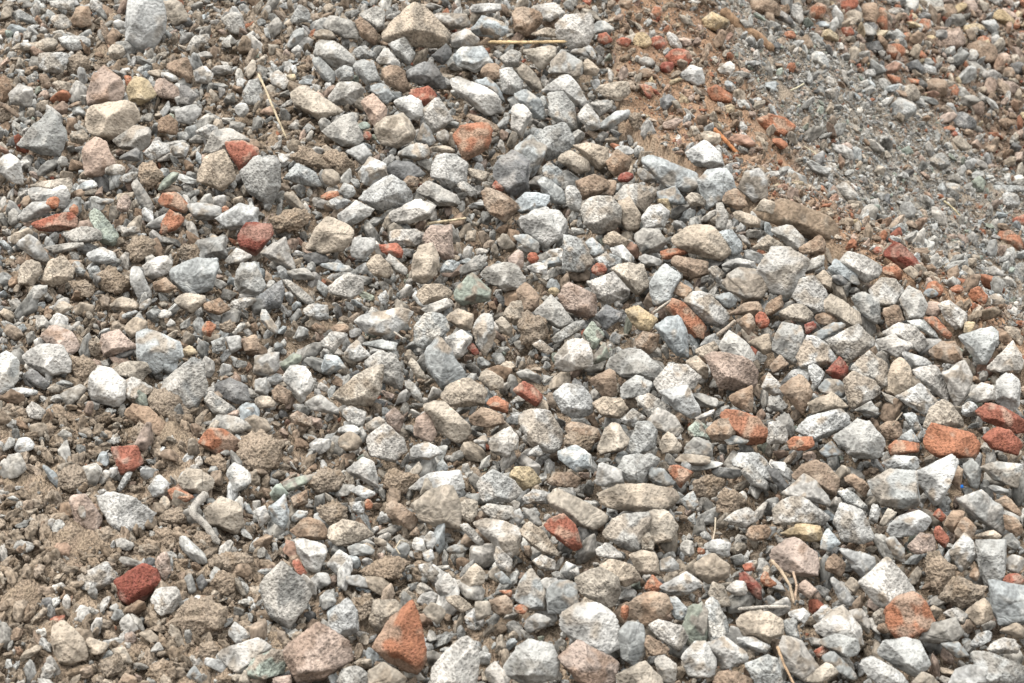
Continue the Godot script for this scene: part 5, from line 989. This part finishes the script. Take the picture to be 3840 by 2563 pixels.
func put(called: String, mesh: Mesh, mat: Material, parent: Node) -> MeshInstance3D:
	var o := MeshInstance3D.new()
	o.name = called
	o.mesh = mesh
	o.material_override = mat
	parent.add_child(o, true)
	return o


# ---------------------------------------------------------------- textures
func noise(kind: int, freq: float, octaves: int, s: int) -> FastNoiseLite:
	var n := FastNoiseLite.new()
	n.noise_type = kind
	n.frequency = freq
	n.fractal_type = FastNoiseLite.FRACTAL_FBM if octaves > 1 else FastNoiseLite.FRACTAL_NONE
	n.fractal_octaves = octaves
	n.seed = s
	return n


func grey(n: FastNoiseLite, size: int) -> PackedByteArray:
	var im := n.get_seamless_image(size, size)
	im.convert(Image.FORMAT_L8)
	return im.get_data()


func as_tex(data: PackedByteArray, size: int, fmt: int) -> ImageTexture:
	return ImageTexture.create_from_image(Image.create_from_data(size, size, false, fmt, data))


# broad: soft blotches; grain: fine mottling; specks: dark and pale mineral grains
func mineral(size: int, s: int, grain: float, broad: float, dark: float, pale: float) -> Array:
	var a := grey(noise(FastNoiseLite.TYPE_SIMPLEX_SMOOTH, 0.012, 3, s), size)
	var b := grey(noise(FastNoiseLite.TYPE_SIMPLEX_SMOOTH, 0.075, 3, s + 1), size)
	var c := grey(noise(FastNoiseLite.TYPE_SIMPLEX_SMOOTH, 0.13, 2, s + 2), size)
	var d := grey(noise(FastNoiseLite.TYPE_SIMPLEX_SMOOTH, 0.05, 2, s + 3), size)
	var col := PackedByteArray()
	var hgt := PackedByteArray()
	col.resize(size * size)
	hgt.resize(size * size)
	for i in size * size:
		var va := a[i] / 255.0 - 0.5
		var vb := b[i] / 255.0 - 0.5
		var vc := c[i] / 255.0
		var vd := d[i] / 255.0
		var v := 0.90 + broad * va + grain * vb
		v -= dark * sstep(0.66, 0.80, vc) * sstep(0.40, 0.62, vd)
		v += pale * sstep(0.66, 0.80, 1.0 - vc)
		col[i] = clampi(int(v * 255.0), 0, 255)
		hgt[i] = clampi(int((0.55 + 0.5 * va + 0.75 * vb - 0.35 * sstep(0.64, 0.8, vc)) * 255.0), 0, 255)
	return [as_tex(col, size, Image.FORMAT_L8), as_tex(hgt, size, Image.FORMAT_L8)]


# bedding planes and veins that run through the stone
func banded(size: int, s: int) -> Array:
	var a := grey(noise(FastNoiseLite.TYPE_SIMPLEX_SMOOTH, 0.008, 3, s), size)
	var b := grey(noise(FastNoiseLite.TYPE_SIMPLEX_SMOOTH, 0.06, 3, s + 1), size)
	var col := PackedByteArray()
	var hgt := PackedByteArray()
	col.resize(size * size)
	hgt.resize(size * size)
	for i in size * size:
		var va := a[i] / 255.0 - 0.5
		var vb := b[i] / 255.0 - 0.5
		var y := float(i / size) / size
		var wave := sin(TAU * (9.0 * y + 3.2 * va)) * 0.5 + sin(TAU * (23.0 * y + 6.0 * va + 0.5 * vb)) * 0.35
		var vein := 1.0 - sstep(0.0, 0.035, absf(va + 0.08 * vb - 0.06))
		var v := 0.86 + 0.08 * wave + 0.34 * vb + 0.22 * va + 0.14 * vein
		col[i] = clampi(int(v * 255.0), 0, 255)
		hgt[i] = clampi(int((0.5 + 0.16 * wave + 0.5 * vb) * 255.0), 0, 255)
	return [as_tex(col, size, Image.FORMAT_L8), as_tex(hgt, size, Image.FORMAT_L8)]


func material(tex: Array, scale: float, relief: float, world := false) -> StandardMaterial3D:
	var m := StandardMaterial3D.new()
	m.vertex_color_use_as_albedo = true
	m.albedo_texture = tex[0]
	m.roughness = 0.95
	m.metallic_specular = 0.25
	m.heightmap_enabled = true
	m.heightmap_texture = tex[1]
	m.heightmap_scale = relief
	m.uv1_triplanar = true
	m.uv1_world_triplanar = world
	m.uv1_triplanar_sharpness = 4.0
	m.uv1_scale = Vector3.ONE * scale
	return m


# ---------------------------------------------------------------- rocks
func sphere(level: int) -> Array:
	if spheres.has(level):
		return spheres[level]
	var v := PackedVector3Array()
	var f := PackedInt32Array()
	if level == 0:
		var g := (1.0 + sqrt(5.0)) / 2.0
		for q in [Vector3(-1, g, 0), Vector3(1, g, 0), Vector3(-1, -g, 0), Vector3(1, -g, 0), Vector3(0, -1, g), Vector3(0, 1, g), Vector3(0, -1, -g), Vector3(0, 1, -g), Vector3(g, 0, -1), Vector3(g, 0, 1), Vector3(-g, 0, -1), Vector3(-g, 0, 1)]:
			v.append(q.normalized())
		f = PackedInt32Array([0, 11, 5, 0, 5, 1, 0, 1, 7, 0, 7, 10, 0, 10, 11, 1, 5, 9, 5, 11, 4, 11, 10, 2, 10, 7, 6, 7, 1, 8, 3, 9, 4, 3, 4, 2, 3, 2, 6, 3, 6, 8, 3, 8, 9, 4, 9, 5, 2, 4, 11, 6, 2, 10, 8, 6, 7, 9, 8, 1])
		for i in range(0, f.size(), 3):   # front faces run clockwise
			var k := f[i + 1]
			f[i + 1] = f[i + 2]
			f[i + 2] = k
	else:
		var low: Array = sphere(level - 1)
		v = low[0].duplicate()
		var halves := {}
		var lf: PackedInt32Array = low[1]
		for i in range(0, lf.size(), 3):
			var m := []
			for k in 3:
				var a := lf[i + k]
				var b := lf[i + (k + 1) % 3]
				var key := mini(a, b) * 100000 + maxi(a, b)
				if not halves.has(key):
					halves[key] = v.size()
					v.append((v[a] + v[b]).normalized())
				m.append(halves[key])
			f.append_array(PackedInt32Array([lf[i], m[0], m[2], lf[i + 1], m[1], m[0], lf[i + 2], m[2], m[1], m[0], m[1], m[2]]))
	spheres[level] = [v, f]
	return spheres[level]


# A broken stone: half-spaces through the edges of its outline and a few fracture faces, met with slightly worn edges, then roughened.
func rock(outline: PackedVector2Array, level: int, wear: float, rough: float, grit: float, c1: Color, c2: Color, mix: float, thick := 1.0) -> ArrayMesh:
	var normal := PackedVector3Array()
	var away := PackedFloat32Array()
	var n := outline.size()
	var turn := 0.0
	var size := 0.0
	for i in n:
		turn += outline[i].cross(outline[(i + 1) % n])
	size = sqrt(absf(turn) * 0.5 / PI)
	var deep := size * rng.randf_range(0.62, 0.85) * thick
	for i in n:
		var a := outline[i]
		var b := outline[(i + 1) % n]
		var e := (b - a).normalized()
		var out := Vector2(e.y, -e.x) * signf(turn)
		var dist := out.dot(a)
		var ze := rng.randf_range(-0.25, 0.2) * deep
		var tilt := rng.randf_range(0.55, 1.10) if out.y > 0.25 else rng.randf_range(0.12, 0.70)
		for w in [tilt, -rng.randf_range(0.2, 0.9)]:
			normal.append(Vector3(out.x * cos(w), out.y * cos(w), sin(w)))
			away.append(maxf(dist * cos(w) + ze * sin(w), size * 0.18))
	for k in 3:
		normal.append(Vector3(rng.randf_range(-0.75, 0.75), rng.randf_range(-0.35, 0.75), 1.0).normalized())
		away.append(deep * rng.randf_range(0.62, 0.95))
	for k in 3:   # corners knocked off
		var nn := Vector3(rng.randf_range(-1.0, 1.0), rng.randf_range(-1.0, 1.0), rng.randf_range(-0.1, 0.9)).normalized()
		var reach := deep * 0.5 * absf(nn.z)
		var flat := 0.0
		for q in outline:
			flat = maxf(flat, q.x * nn.x + q.y * nn.y)
		normal.append(nn)
		away.append(maxf((flat + reach) * rng.randf_range(0.86, 1.0), size * 0.25))
	for k in 2:
		normal.append(Vector3(rng.randf_range(-0.5, 0.5), rng.randf_range(-0.5, 0.5), -1.0).normalized())
		away.append(deep * rng.randf_range(0.7, 1.0))
	var ball: Array = sphere(level)
	var dirs: PackedVector3Array = ball[0]
	var pts := PackedVector3Array()
	var cols := PackedColorArray()
	pts.resize(dirs.size())
	cols.resize(dirs.size())
	var shift := Vector3(rng.randf(), rng.randf(), rng.randf()) * 40.0
	var fs := 0.05 / maxf(size, 0.004)
	var planes := normal.size()
	var inv := PackedFloat32Array()
	for h in away:
		inv.append(1.0 / h)
	var grow := pow(2.0, 0.7 / wear)
	var ledge := Vector3(rng.randf_range(-1.0, 1.0), rng.randf_range(-0.6, 1.0), rng.randf_range(-0.2, 1.0)).normalized()
	var ledge_at := size * rng.randf_range(0.15, 0.5)
	var ledge_deep := rng.randf_range(0.04, 0.13) if rng.randf() < 0.6 and wear > 20.0 else 0.0
	var hollow := Vector3(rng.randf_range(-0.8, 0.8), rng.randf_range(-0.8, 0.8), rng.randf_range(0.2, 1.0)).normalized()
	var hollow_deep := rng.randf_range(0.05, 0.20) if rng.randf() < 0.6 and wear > 20.0 else 0.0
	for i in dirs.size():
		var d := dirs[i]
		var top := 0.0
		for k in planes:
			top = maxf(top, normal[k].dot(d) * inv[k])
		var sum := 0.0
		for k in planes:
			var v := normal[k].dot(d) * inv[k] / top
			if v > 0.88:
				sum += pow(v, wear)
		var p := d * (grow / (top * pow(sum, 1.0 / wear)))
		var q := p * fs + shift
		p *= 1.0 - ledge_deep * sstep(0.0, 0.05, (p.dot(ledge) - ledge_at) / size + 0.12 * patch.get_noise_3dv(q * 9.0))
		p *= 1.0 - hollow_deep * sstep(0.72, 0.98, d.dot(hollow))
		var bump := (lump.get_noise_3dv(q * 22.0) - 0.6 * maxf(0.0, 0.35 - 4.0 * absf(patch.get_noise_3dv(q * 11.0)))) * rough + fine.get_noise_3dv(p * 90.0 + shift) * grit
		pts[i] = p * (1.0 + bump)
		var m := patch.get_noise_3dv(q * 16.0) * 0.5 + 0.5
		var tone := 1.0 + 0.20 * lump.get_noise_3dv(q * 14.0 + Vector3.ONE * 7.0)
		var c := c1.lerp(c2, sstep(1.0 - mix - 0.10, 1.0 - mix + 0.10, m))
		cols[i] = Color(c.r * tone, c.g * tone, c.b * tone)
	return shell(pts, ball[1], cols)


func shell(pts: PackedVector3Array, faces: PackedInt32Array, cols: PackedColorArray) -> ArrayMesh:
	var arrays := []
	arrays.resize(Mesh.ARRAY_MAX)
	arrays[Mesh.ARRAY_VERTEX] = pts
	arrays[Mesh.ARRAY_COLOR] = cols
	arrays[Mesh.ARRAY_INDEX] = faces
	var st := SurfaceTool.new()
	st.create_from_arrays(arrays)
	st.generate_normals()
	return st.commit()


func ring(sides: int, wide: float, tall: float) -> PackedVector2Array:
	var o := PackedVector2Array()
	for i in sides:
		var a := TAU * (i + rng.randf_range(-0.3, 0.3)) / sides
		o.append(Vector2(cos(a) * wide, sin(a) * tall) * rng.randf_range(0.85, 1.1))
	return o


func varied(c: Color, by: float) -> Color:
	var k := 1.0 + rng.randf_range(-by, by)
	var w := rng.randf_range(-0.035, 0.035)
	return Color(c.r * k * (1.0 + w), c.g * k, c.b * k * (1.0 - w))


func place_stones() -> void:
	var face := Basis(Vector3.RIGHT, deg_to_rad(PITCH))
	for row in STONES.split("\n"):
		var f := row.split("|")
		var kind := f[0][0]
		var at := f[1].split_floats(" ")
		var pos := Vector3(at[0], at[1], at[2]) * 0.001
		var outline := PackedVector2Array()
		var hx := 0.0
		var hy := 0.0
		for q in f[2].split(" "):
			var xy := q.split_floats(",")
			outline.append(Vector2(xy[0], xy[1]) * 0.001)
			hx = maxf(hx, absf(xy[0]) * 0.001)
			hy = maxf(hy, absf(xy[1]) * 0.001)
		var worn := rng.randf_range(50.0, 130.0)
		var rough := rng.randf_range(0.05, 0.10)
		var grit := 0.012
		var mat := stone_mat
		var mix := rng.randf_range(0.25, 0.55)
		var thick := 1.0
		var rock_kind := rng.randf()
		if kind in "wgt":
			mat = stone_mat if rock_kind < 0.36 else plain_mat if rock_kind < 0.80 else band_mat
		elif kind in "bnk":
			mat = band_mat if rock_kind < 0.45 else plain_mat if rock_kind < 0.75 else stone_mat
		elif kind in "poy":
			mat = plain_mat if rock_kind < 0.5 else stone_mat
		if kind in "to":
			worn = rng.randf_range(26.0, 60.0)
			rough = 0.09
			grit = 0.016
		elif kind in "rxm":
			mat = brick_mat
			worn = rng.randf_range(40.0, 90.0)
			mix = rng.randf_range(0.30, 0.52)
			grit = 0.02
		elif kind == "z":
			mat = band_mat
			worn = 14.0
			rough = 0.16
			grit = 0.03
		elif kind == "d":
			mat = dirt_mat
			worn = 5.0
			rough = rng.randf_range(0.24, 0.40)
			grit = rng.randf_range(0.025, 0.06)
			thick = 0.8
		if f[0][2] == "r" and kind != "d":
			worn = rng.randf_range(12.0, 30.0)
		if pos.z < -5.2:
			worn = minf(worn, 20.0)
		var c1 := varied(TONES[kind][0], 0.11)
		var c2 := varied(TONES[kind][1], 0.08)
		if kind in "wgbn" and rng.randf() < 0.6:   # dusted with the earth of the heap
			c2 = varied(Color(0.285, 0.255, 0.220), 0.08)
		var mesh := rock(outline, int(f[0][1]), worn, rough, grit, c1, c2, mix, thick)
		var o := put(numbered(NAMES[kind]), mesh, mat, self)
		o.transform = Transform3D(face, pos)
		var what := "brick fragment" if kind in "rxm" else "dirt clod" if kind == "d" else "wood" if kind == "z" else "stone"
		tag(o, f[3], what, GROUPS.get(NAMES[kind], ""))
		var r := maxf(hx, hy)
		var lo := Vector2i(((Vector2(pos.x - r, pos.z - r)) / 0.1).floor())
		var hi := Vector2i(((Vector2(pos.x + r, pos.z + r)) / 0.1).floor())
		for cx in range(lo.x, hi.x + 1):
			for cz in range(lo.y, hi.y + 1):
				var key := Vector2i(cx, cz)
				if not cells.has(key):
					cells[key] = []
				cells[key].append([pos, hx, hy] if kind != "d" else [pos, hx * 0.6, hy * 0.5])


func covered(p: Vector3, r: float) -> bool:
	for s in cells.get(Vector2i((Vector2(p.x, p.z) / 0.1).floor()), []):
		var d: Vector3 = p - s[0]
		var u: float = d.x / (s[1] + r * 0.4)
		var v: float = (d.y + 0.05 * d.z) / (s[2] + r * 0.4)
		if u * u + v * v < 0.72 and d.z > -s[1] * 0.3:
			return true
	return false


# ---------------------------------------------------------------- sticks
func tube(points: PackedVector3Array, radius: float, sides: int, colour: Color) -> ArrayMesh:
	var curve := Curve3D.new()
	for i in points.size():
		var before := points[maxi(i - 1, 0)]
		var after := points[mini(i + 1, points.size() - 1)]
		curve.add_point(points[i], (before - after) * 0.16, (after - before) * 0.16)
	var length := curve.get_baked_length()
	var rings := 26
	var pts := PackedVector3Array()
	var cols := PackedColorArray()
	var idx := PackedInt32Array()
	var shift := Vector3(rng.randf(), rng.randf(), rng.randf()) * 9.0
	for i in rings + 1:
		var t := float(i) / rings
		var p := curve.sample_baked(t * length)
		var q := curve.sample_baked(minf(t * length + 0.004, length)) - curve.sample_baked(maxf(t * length - 0.004, 0.0))
		var dir := q.normalized()
		var side := dir.cross(Vector3(0.2, 0.3, 1.0)).normalized()
		var up := side.cross(dir)
		var close := 0.02 if i == 0 or i == rings else 1.0
		for k in sides:
			var a := TAU * k / sides
			var r := radius * close * (1.0 - 0.25 * t) * (1.0 + 0.38 * lump.get_noise_3dv(Vector3(t * 9.0, cos(a), sin(a)) * 3.0 + shift))
			pts.append(p + side * cos(a) * r + up * sin(a) * r * 0.8)
			var tone := 1.0 + 0.28 * lump.get_noise_3dv(Vector3(t * 2.0, cos(a) * 3.0, sin(a) * 3.0) * 4.0 + shift)
			cols.append(Color(colour.r * tone, colour.g * tone, colour.b * tone))
	for i in rings:
		for k in sides:
			var a := i * sides + k
			var b := i * sides + (k + 1) % sides
			idx.append_array(PackedInt32Array([a, b, a + sides, b, b + sides, a + sides]))
	return shell(pts, idx, cols)


func place_sticks() -> void:
	for row in STICKS.split("\n"):
		var f := row.split("|")
		var c := f[2].split_floats(" ")
		var g := f[3].split_floats(" ")
		var pts := PackedVector3Array()
		for q in f[4].split(";"):
			var v := q.split_floats(" ")
			pts.append(Vector3(v[0], v[1], v[2]) * 0.001)
		for p in pts:   # keep the loose chips off it
			var key := Vector2i((Vector2(p.x, p.z) / 0.1).floor())
			if not cells.has(key):
				cells[key] = []
			cells[key].append([p, 0.03, 0.02])
		var base := pts[0]
		for i in pts.size():
			pts[i] -= base
		var o := put(numbered(f[0]), tube(pts, g[0] * 0.001, int(g[1]), Color(c[0], c[1], c[2])), wood_mat, self)
		o.position = base
		tag(o, f[5], f[1])


# ---------------------------------------------------------------- ground
func steps(from: float, to: float, fine_from: float, fine_to: float, step: float) -> PackedFloat32Array:
	var o := PackedFloat32Array()
	var v := fine_from
	while v < fine_to:
		o.append(v)
		v += step
	var grow := step
	while v < to:
		o.append(v)
		grow *= 1.25
		v += grow
	o.append(to)
	v = fine_from
	grow = step
	var below := []
	while v > from:
		grow *= 1.25
		v -= grow
		below.append(maxf(v, from))
	below.reverse()
	var all := PackedFloat32Array(below)
	all.append_array(o)
	return all


func ground_colour(x: float, z: float) -> Color:
	var t := -z
	var s := x - shoulder(t)
	var earth := Color(0.242, 0.190, 0.142)
	var sand := Color(0.281, 0.183, 0.121)
	var silt := Color(0.281, 0.261, 0.230)
	var c := earth.lerp(sand, sstep(-0.02, 0.06, s))
	var r := runnel(x, t)
	c = c.lerp(silt, sstep(rim(t) - 0.10, rim(t) + 0.16, s + 0.22 * r))
	c = c.lerp(earth, 0.85 * sstep(0.08, 0.45, r + 0.4 * ground_noise.get_noise_2d(x * 2.0, t * 2.0 + 9.0)) * sstep(0.2, 0.5, s))
	if bank(x, t) > 0.0:
		c = Color(0.234, 0.172, 0.129)
	return c


func build_ground() -> void:
	var xs := steps(-90.0, 90.0, -1.75, 2.3, 0.013)
	var zs := steps(-120.0, 60.0, -7.0, -2.5, 0.014)
	var pts := PackedVector3Array()
	var cols := PackedColorArray()
	var idx := PackedInt32Array()
	for z in zs:
		for x in xs:
			var y := surface(x, z)
			if y > 0.05 and absf(x) < 4.0:
				var e := 0.35 + 0.65 * earth_share(x, z)
				y += ground_noise.get_noise_2d(x * 9.0, z * 9.0) * 0.045 * e + fine.get_noise_2d(x * 70.0, z * 70.0) * 0.015 - 0.007
			pts.append(Vector3(x, y, z))
			var k := 1.0 + 0.30 * ground_noise.get_noise_2d(x * 6.0 + 50.0, z * 6.0)
			var c := ground_colour(x, z)
			cols.append(Color(c.r * k, c.g * k, c.b * k))
	var w := xs.size()
	for j in zs.size() - 1:
		for i in w - 1:
			var a := j * w + i
			idx.append_array(PackedInt32Array([a, a + 1, a + w, a + 1, a + w + 1, a + w]))
	var o := put("ground", shell(pts, idx, cols), ground_mat, self)
	tag(o, "brown earth of the rubble heap under the stones", "", "", "structure")


# ---------------------------------------------------------------- loose small stuff
func pick(odds: Dictionary) -> String:
	var sum := 0.0
	for k in odds:
		sum += odds[k]
	var r := rng.randf() * sum
	for k in odds:
		r -= odds[k]
		if r <= 0.0:
			return k
	return odds.keys()[0]


func zone(x: float, z: float) -> int:   # 0 stony, 1 earth, 2 sandy rim, 3 fine grey flank, 4 second heap
	var t := -z
	if bank(x, t) + 0.12 * ground_noise.get_noise_2d(x * 4.0, t * 4.0) > 0.0:
		return 4
	var s := x - shoulder(t)
	if s + 0.25 * runnel(x, t) > rim(t):
		return 3
	if s > 0.0:
		return 2
	return 1 if rng.randf() < earth_share(x, z) else 0


const MIXES := [
	{"w": 32, "g": 30, "t": 20, "b": 11, "o": 11, "k": 3, "p": 5, "x": 0.7, "r": 0.8, "n": 1},
	{"d": 78, "t": 8, "w": 6, "g": 4, "o": 8, "b": 1.5, "x": 0.8},
	{"o": 28, "t": 24, "x": 9, "p": 12, "g": 12, "w": 9, "d": 14, "r": 3, "y": 2},
	{"w": 30, "g": 26, "b": 19, "t": 17, "n": 5, "o": 10, "x": 4.0, "p": 7, "k": 6},
	{"o": 26, "t": 17, "x": 8, "p": 16, "g": 13, "k": 8, "w": 10, "r": 5, "y": 4},
]


func scatter(called: String, label: String, shapes: Array, mat: Material, tries: int, small: float, large: float, power: float, clear: float, chance: Array, sink: float, lift := 0.45) -> void:
	var holder := Node3D.new()
	holder.name = called
	add_child(holder)
	tag(holder, label, "", "", "stuff")
	var where := []
	var tint := []
	for s in shapes:
		where.append([])
		tint.append([])
	var near := {}
	for i in tries:
		var t := rng.randf_range(2.55, 7.0)
		var reach := 0.275 * t + 0.36
		var x := rng.randf_range(-reach, reach)
		if rng.randf() > reach / 2.30:
			continue
		var z := -t
		var which := zone(x, z)
		if rng.randf() > chance[which]:
			continue
		if t > 5.4 and x < 0.2:
			continue
		var r := small + (large - small) * pow(rng.randf(), power)
		if which == 4:
			r *= 1.25
		if which == 3:
			r *= 0.9
		var p := Vector3(x, surface(x, z), z)
		if covered(p, r):
			continue
		if clear > 0.0:
			var key := Vector2i((Vector2(x, z) / 0.06).floor())
			var crowded := false
			for dx in [-1, 0, 1]:
				for dz in [-1, 0, 1]:
					for q in near.get(key + Vector2i(dx, dz), []):
						if Vector2(q[0] - x, q[1] - z).length() < (q[2] + r) * clear:
							crowded = true
			if crowded:
				continue
			if not near.has(key):
				near[key] = []
			near[key].append([x, z, r])
		p.y += r * rng.randf_range(sink, sink + lift)
		var k := rng.randi() % shapes.size()
		var b := Basis(Vector3.UP, rng.randf() * TAU) * Basis(Vector3.RIGHT, rng.randf_range(-0.5, 1.1)) * Basis(Vector3.FORWARD, rng.randf() * TAU)
		where[k].append(Transform3D(b.scaled_local(Vector3(rng.randf_range(0.8, 1.25), rng.randf_range(0.40, 0.95), rng.randf_range(0.8, 1.1)) * r), p))
		tint[k].append(varied(TONES[pick(MIXES[which])][rng.randi() % 2], 0.16))
	for k in shapes.size():
		if where[k].is_empty():
			continue
		var mm := MultiMesh.new()
		mm.transform_format = MultiMesh.TRANSFORM_3D
		mm.use_colors = true
		mm.mesh = shapes[k]
		mm.instance_count = where[k].size()
		for i in where[k].size():
			mm.set_instance_transform(i, where[k][i])
			mm.set_instance_color(i, tint[k][i])
		var o := MultiMeshInstance3D.new()
		o.name = "chip" if k == 0 else "chip_%03d" % k
		o.multimesh = mm
		o.material_override = mat
		o.set_meta("kind", "stuff")
		holder.add_child(o, true)


func shapes_of(count: int, level: int, wear_lo: float, wear_hi: float, rough: float, grit: float, flat: float) -> Array:
	var o := []
	var white := Color(1, 1, 1)
	for i in count:
		var m := rock(ring(rng.randi_range(4, 6), 1.15, rng.randf_range(0.75, 1.0)), level, rng.randf_range(wear_lo, wear_hi), rough, 0.0, white, Color(0.80, 0.79, 0.77), 0.4, flat)
		o.append(m)
	return o


func _ready() -> void:
	rng.seed = 20240611
	var cam := Camera3D.new()
	cam.name = "camera"
	cam.position = Vector3(0, 1.5, 0)
	cam.rotation_degrees = Vector3(PITCH, 0, 0)
	cam.fov = 20.0
	cam.near = 0.05
	cam.far = 400.0
	var optics := CameraAttributesPhysical.new()
	optics.frustum_focal_length = 12.0 / tan(deg_to_rad(10.0))
	optics.frustum_focus_distance = 3.75
	optics.exposure_aperture = 9.0
	optics.frustum_near = 0.05
	optics.frustum_far = 400.0
	cam.attributes = optics
	add_child(cam)
	cam.current = true

	var env := Environment.new()
	env.background_mode = Environment.BG_SKY
	var sky := ProceduralSkyMaterial.new()
	sky.sky_top_color = Color(0.985, 0.985, 0.975)
	sky.sky_horizon_color = Color(0.62, 0.625, 0.63)
	sky.sky_energy_multiplier = 0.95
	sky.sky_curve = 0.25
	sky.ground_bottom_color = Color(0.30, 0.27, 0.24)
	sky.ground_horizon_color = Color(0.40, 0.38, 0.36)
	env.sky = Sky.new()
	env.sky.sky_material = sky
	env.tonemap_mode = Environment.TONE_MAPPER_LINEAR
	env.tonemap_exposure = 3.8
	env.sdfgi_enabled = true
	env.ssao_enabled = true
	env.ssil_enabled = true
	var world := WorldEnvironment.new()
	world.name = "world"
	world.environment = env
	add_child(world)

	var sun := DirectionalLight3D.new()
	sun.name = "sun"
	sun.light_color = Color(1.0, 0.975, 0.94)
	sun.light_energy = 0.42
	sun.light_angular_distance = 22.0
	sun.shadow_enabled = true
	sun.look_at_from_position(Vector3(-0.45, 1.0, 0.28), Vector3.ZERO, Vector3.UP)
	add_child(sun)

	lump = noise(FastNoiseLite.TYPE_SIMPLEX_SMOOTH, 1.0, 3, 11)
	fine = noise(FastNoiseLite.TYPE_SIMPLEX_SMOOTH, 1.0, 3, 23)
	patch = noise(FastNoiseLite.TYPE_SIMPLEX_SMOOTH, 1.0, 2, 37)
	ground_noise = noise(FastNoiseLite.TYPE_SIMPLEX_SMOOTH, 1.0, 4, 51)
	for row in DIRT.split("\n"):
		dirt.append(Array(row.split_floats(" ")))
	var stone_tex := mineral(512, 3, 0.52, 0.52, 0.18, 0.08)
	var plain_tex := mineral(512, 61, 0.34, 0.66, 0.10, 0.06)
	var band_tex := banded(512, 71)
	var brick_tex := mineral(512, 9, 0.46, 0.40, 0.20, 0.20)
	var earth_tex := mineral(512, 15, 0.62, 0.24, 0.30, 0.14)
	stone_mat = material(stone_tex, 3.1, 0.42)
	plain_mat = material(plain_tex, 2.4, 0.38)
	band_mat = material(band_tex, 3.3, 0.3)
	brick_mat = material(brick_tex, 4.0, 0.3)
	dirt_mat = material(earth_tex, 4.0, 0.45)
	chip_mat = material(stone_tex, 0.06, 0.12)
	crumb_mat = material(earth_tex, 0.05, 0.2)
	ground_mat = material(earth_tex, 4.0, 0.9, true)
	wood_mat = material(stone_tex, 9.0, 0.1)

	build_ground()
	place_stones()
	place_sticks()
	var blue := put("plastic_scrap", rock(PackedVector2Array([Vector2(-0.0026, -0.003), Vector2(0.003, -0.0022), Vector2(0.0024, 0.0034), Vector2(-0.002, 0.003)]), 2, 12.0, 0.02, 0.0, Color(0.02, 0.16, 0.55), Color(0.02, 0.16, 0.55), 0.0), chip_mat, self)
	blue.position = Vector3(0.7519, 1.0884, -3.2201)
	tag(blue, "tiny bright blue plastic scrap beside a white-rimmed dark blue stone", "plastic scrap")

	scatter("gravel", "loose broken stones wedged between the larger ones", shapes_of(14, 3, 40.0, 90.0, 0.08, 0.01, 0.9), chip_mat, 120000, 0.014, 0.032, 1.4, 0.52, [1.0, 0.03, 0.03, 0.10, 1.0], 0.0, 1.0)
	scatter("small_gravel", "small stone chips filling the gaps between the stones", shapes_of(8, 2, 24.0, 50.0, 0.09, 0.01, 0.9), chip_mat, 210000, 0.005, 0.013, 1.5, 0.55, [0.6, 0.09, 0.07, 1.0, 0.8], 0.0, 0.7)
	scatter("grit", "stone grit and sand lying in the gaps", shapes_of(5, 1, 9.0, 16.0, 0.1, 0.02, 0.9), chip_mat, 300000, 0.0020, 0.0058, 1.6, 0.0, [0.15, 0.25, 0.4, 1.0, 0.35], 0.0)
	scatter("dirt_crumbs", "crumbs of brown earth on the dirt patches", shapes_of(6, 3, 4.0, 6.0, 0.30, 0.1, 1.0), crumb_mat, 300000, 0.0024, 0.020, 2.5, 0.0, [0.07, 1.0, 0.25, 0.05, 0.1], -0.1)
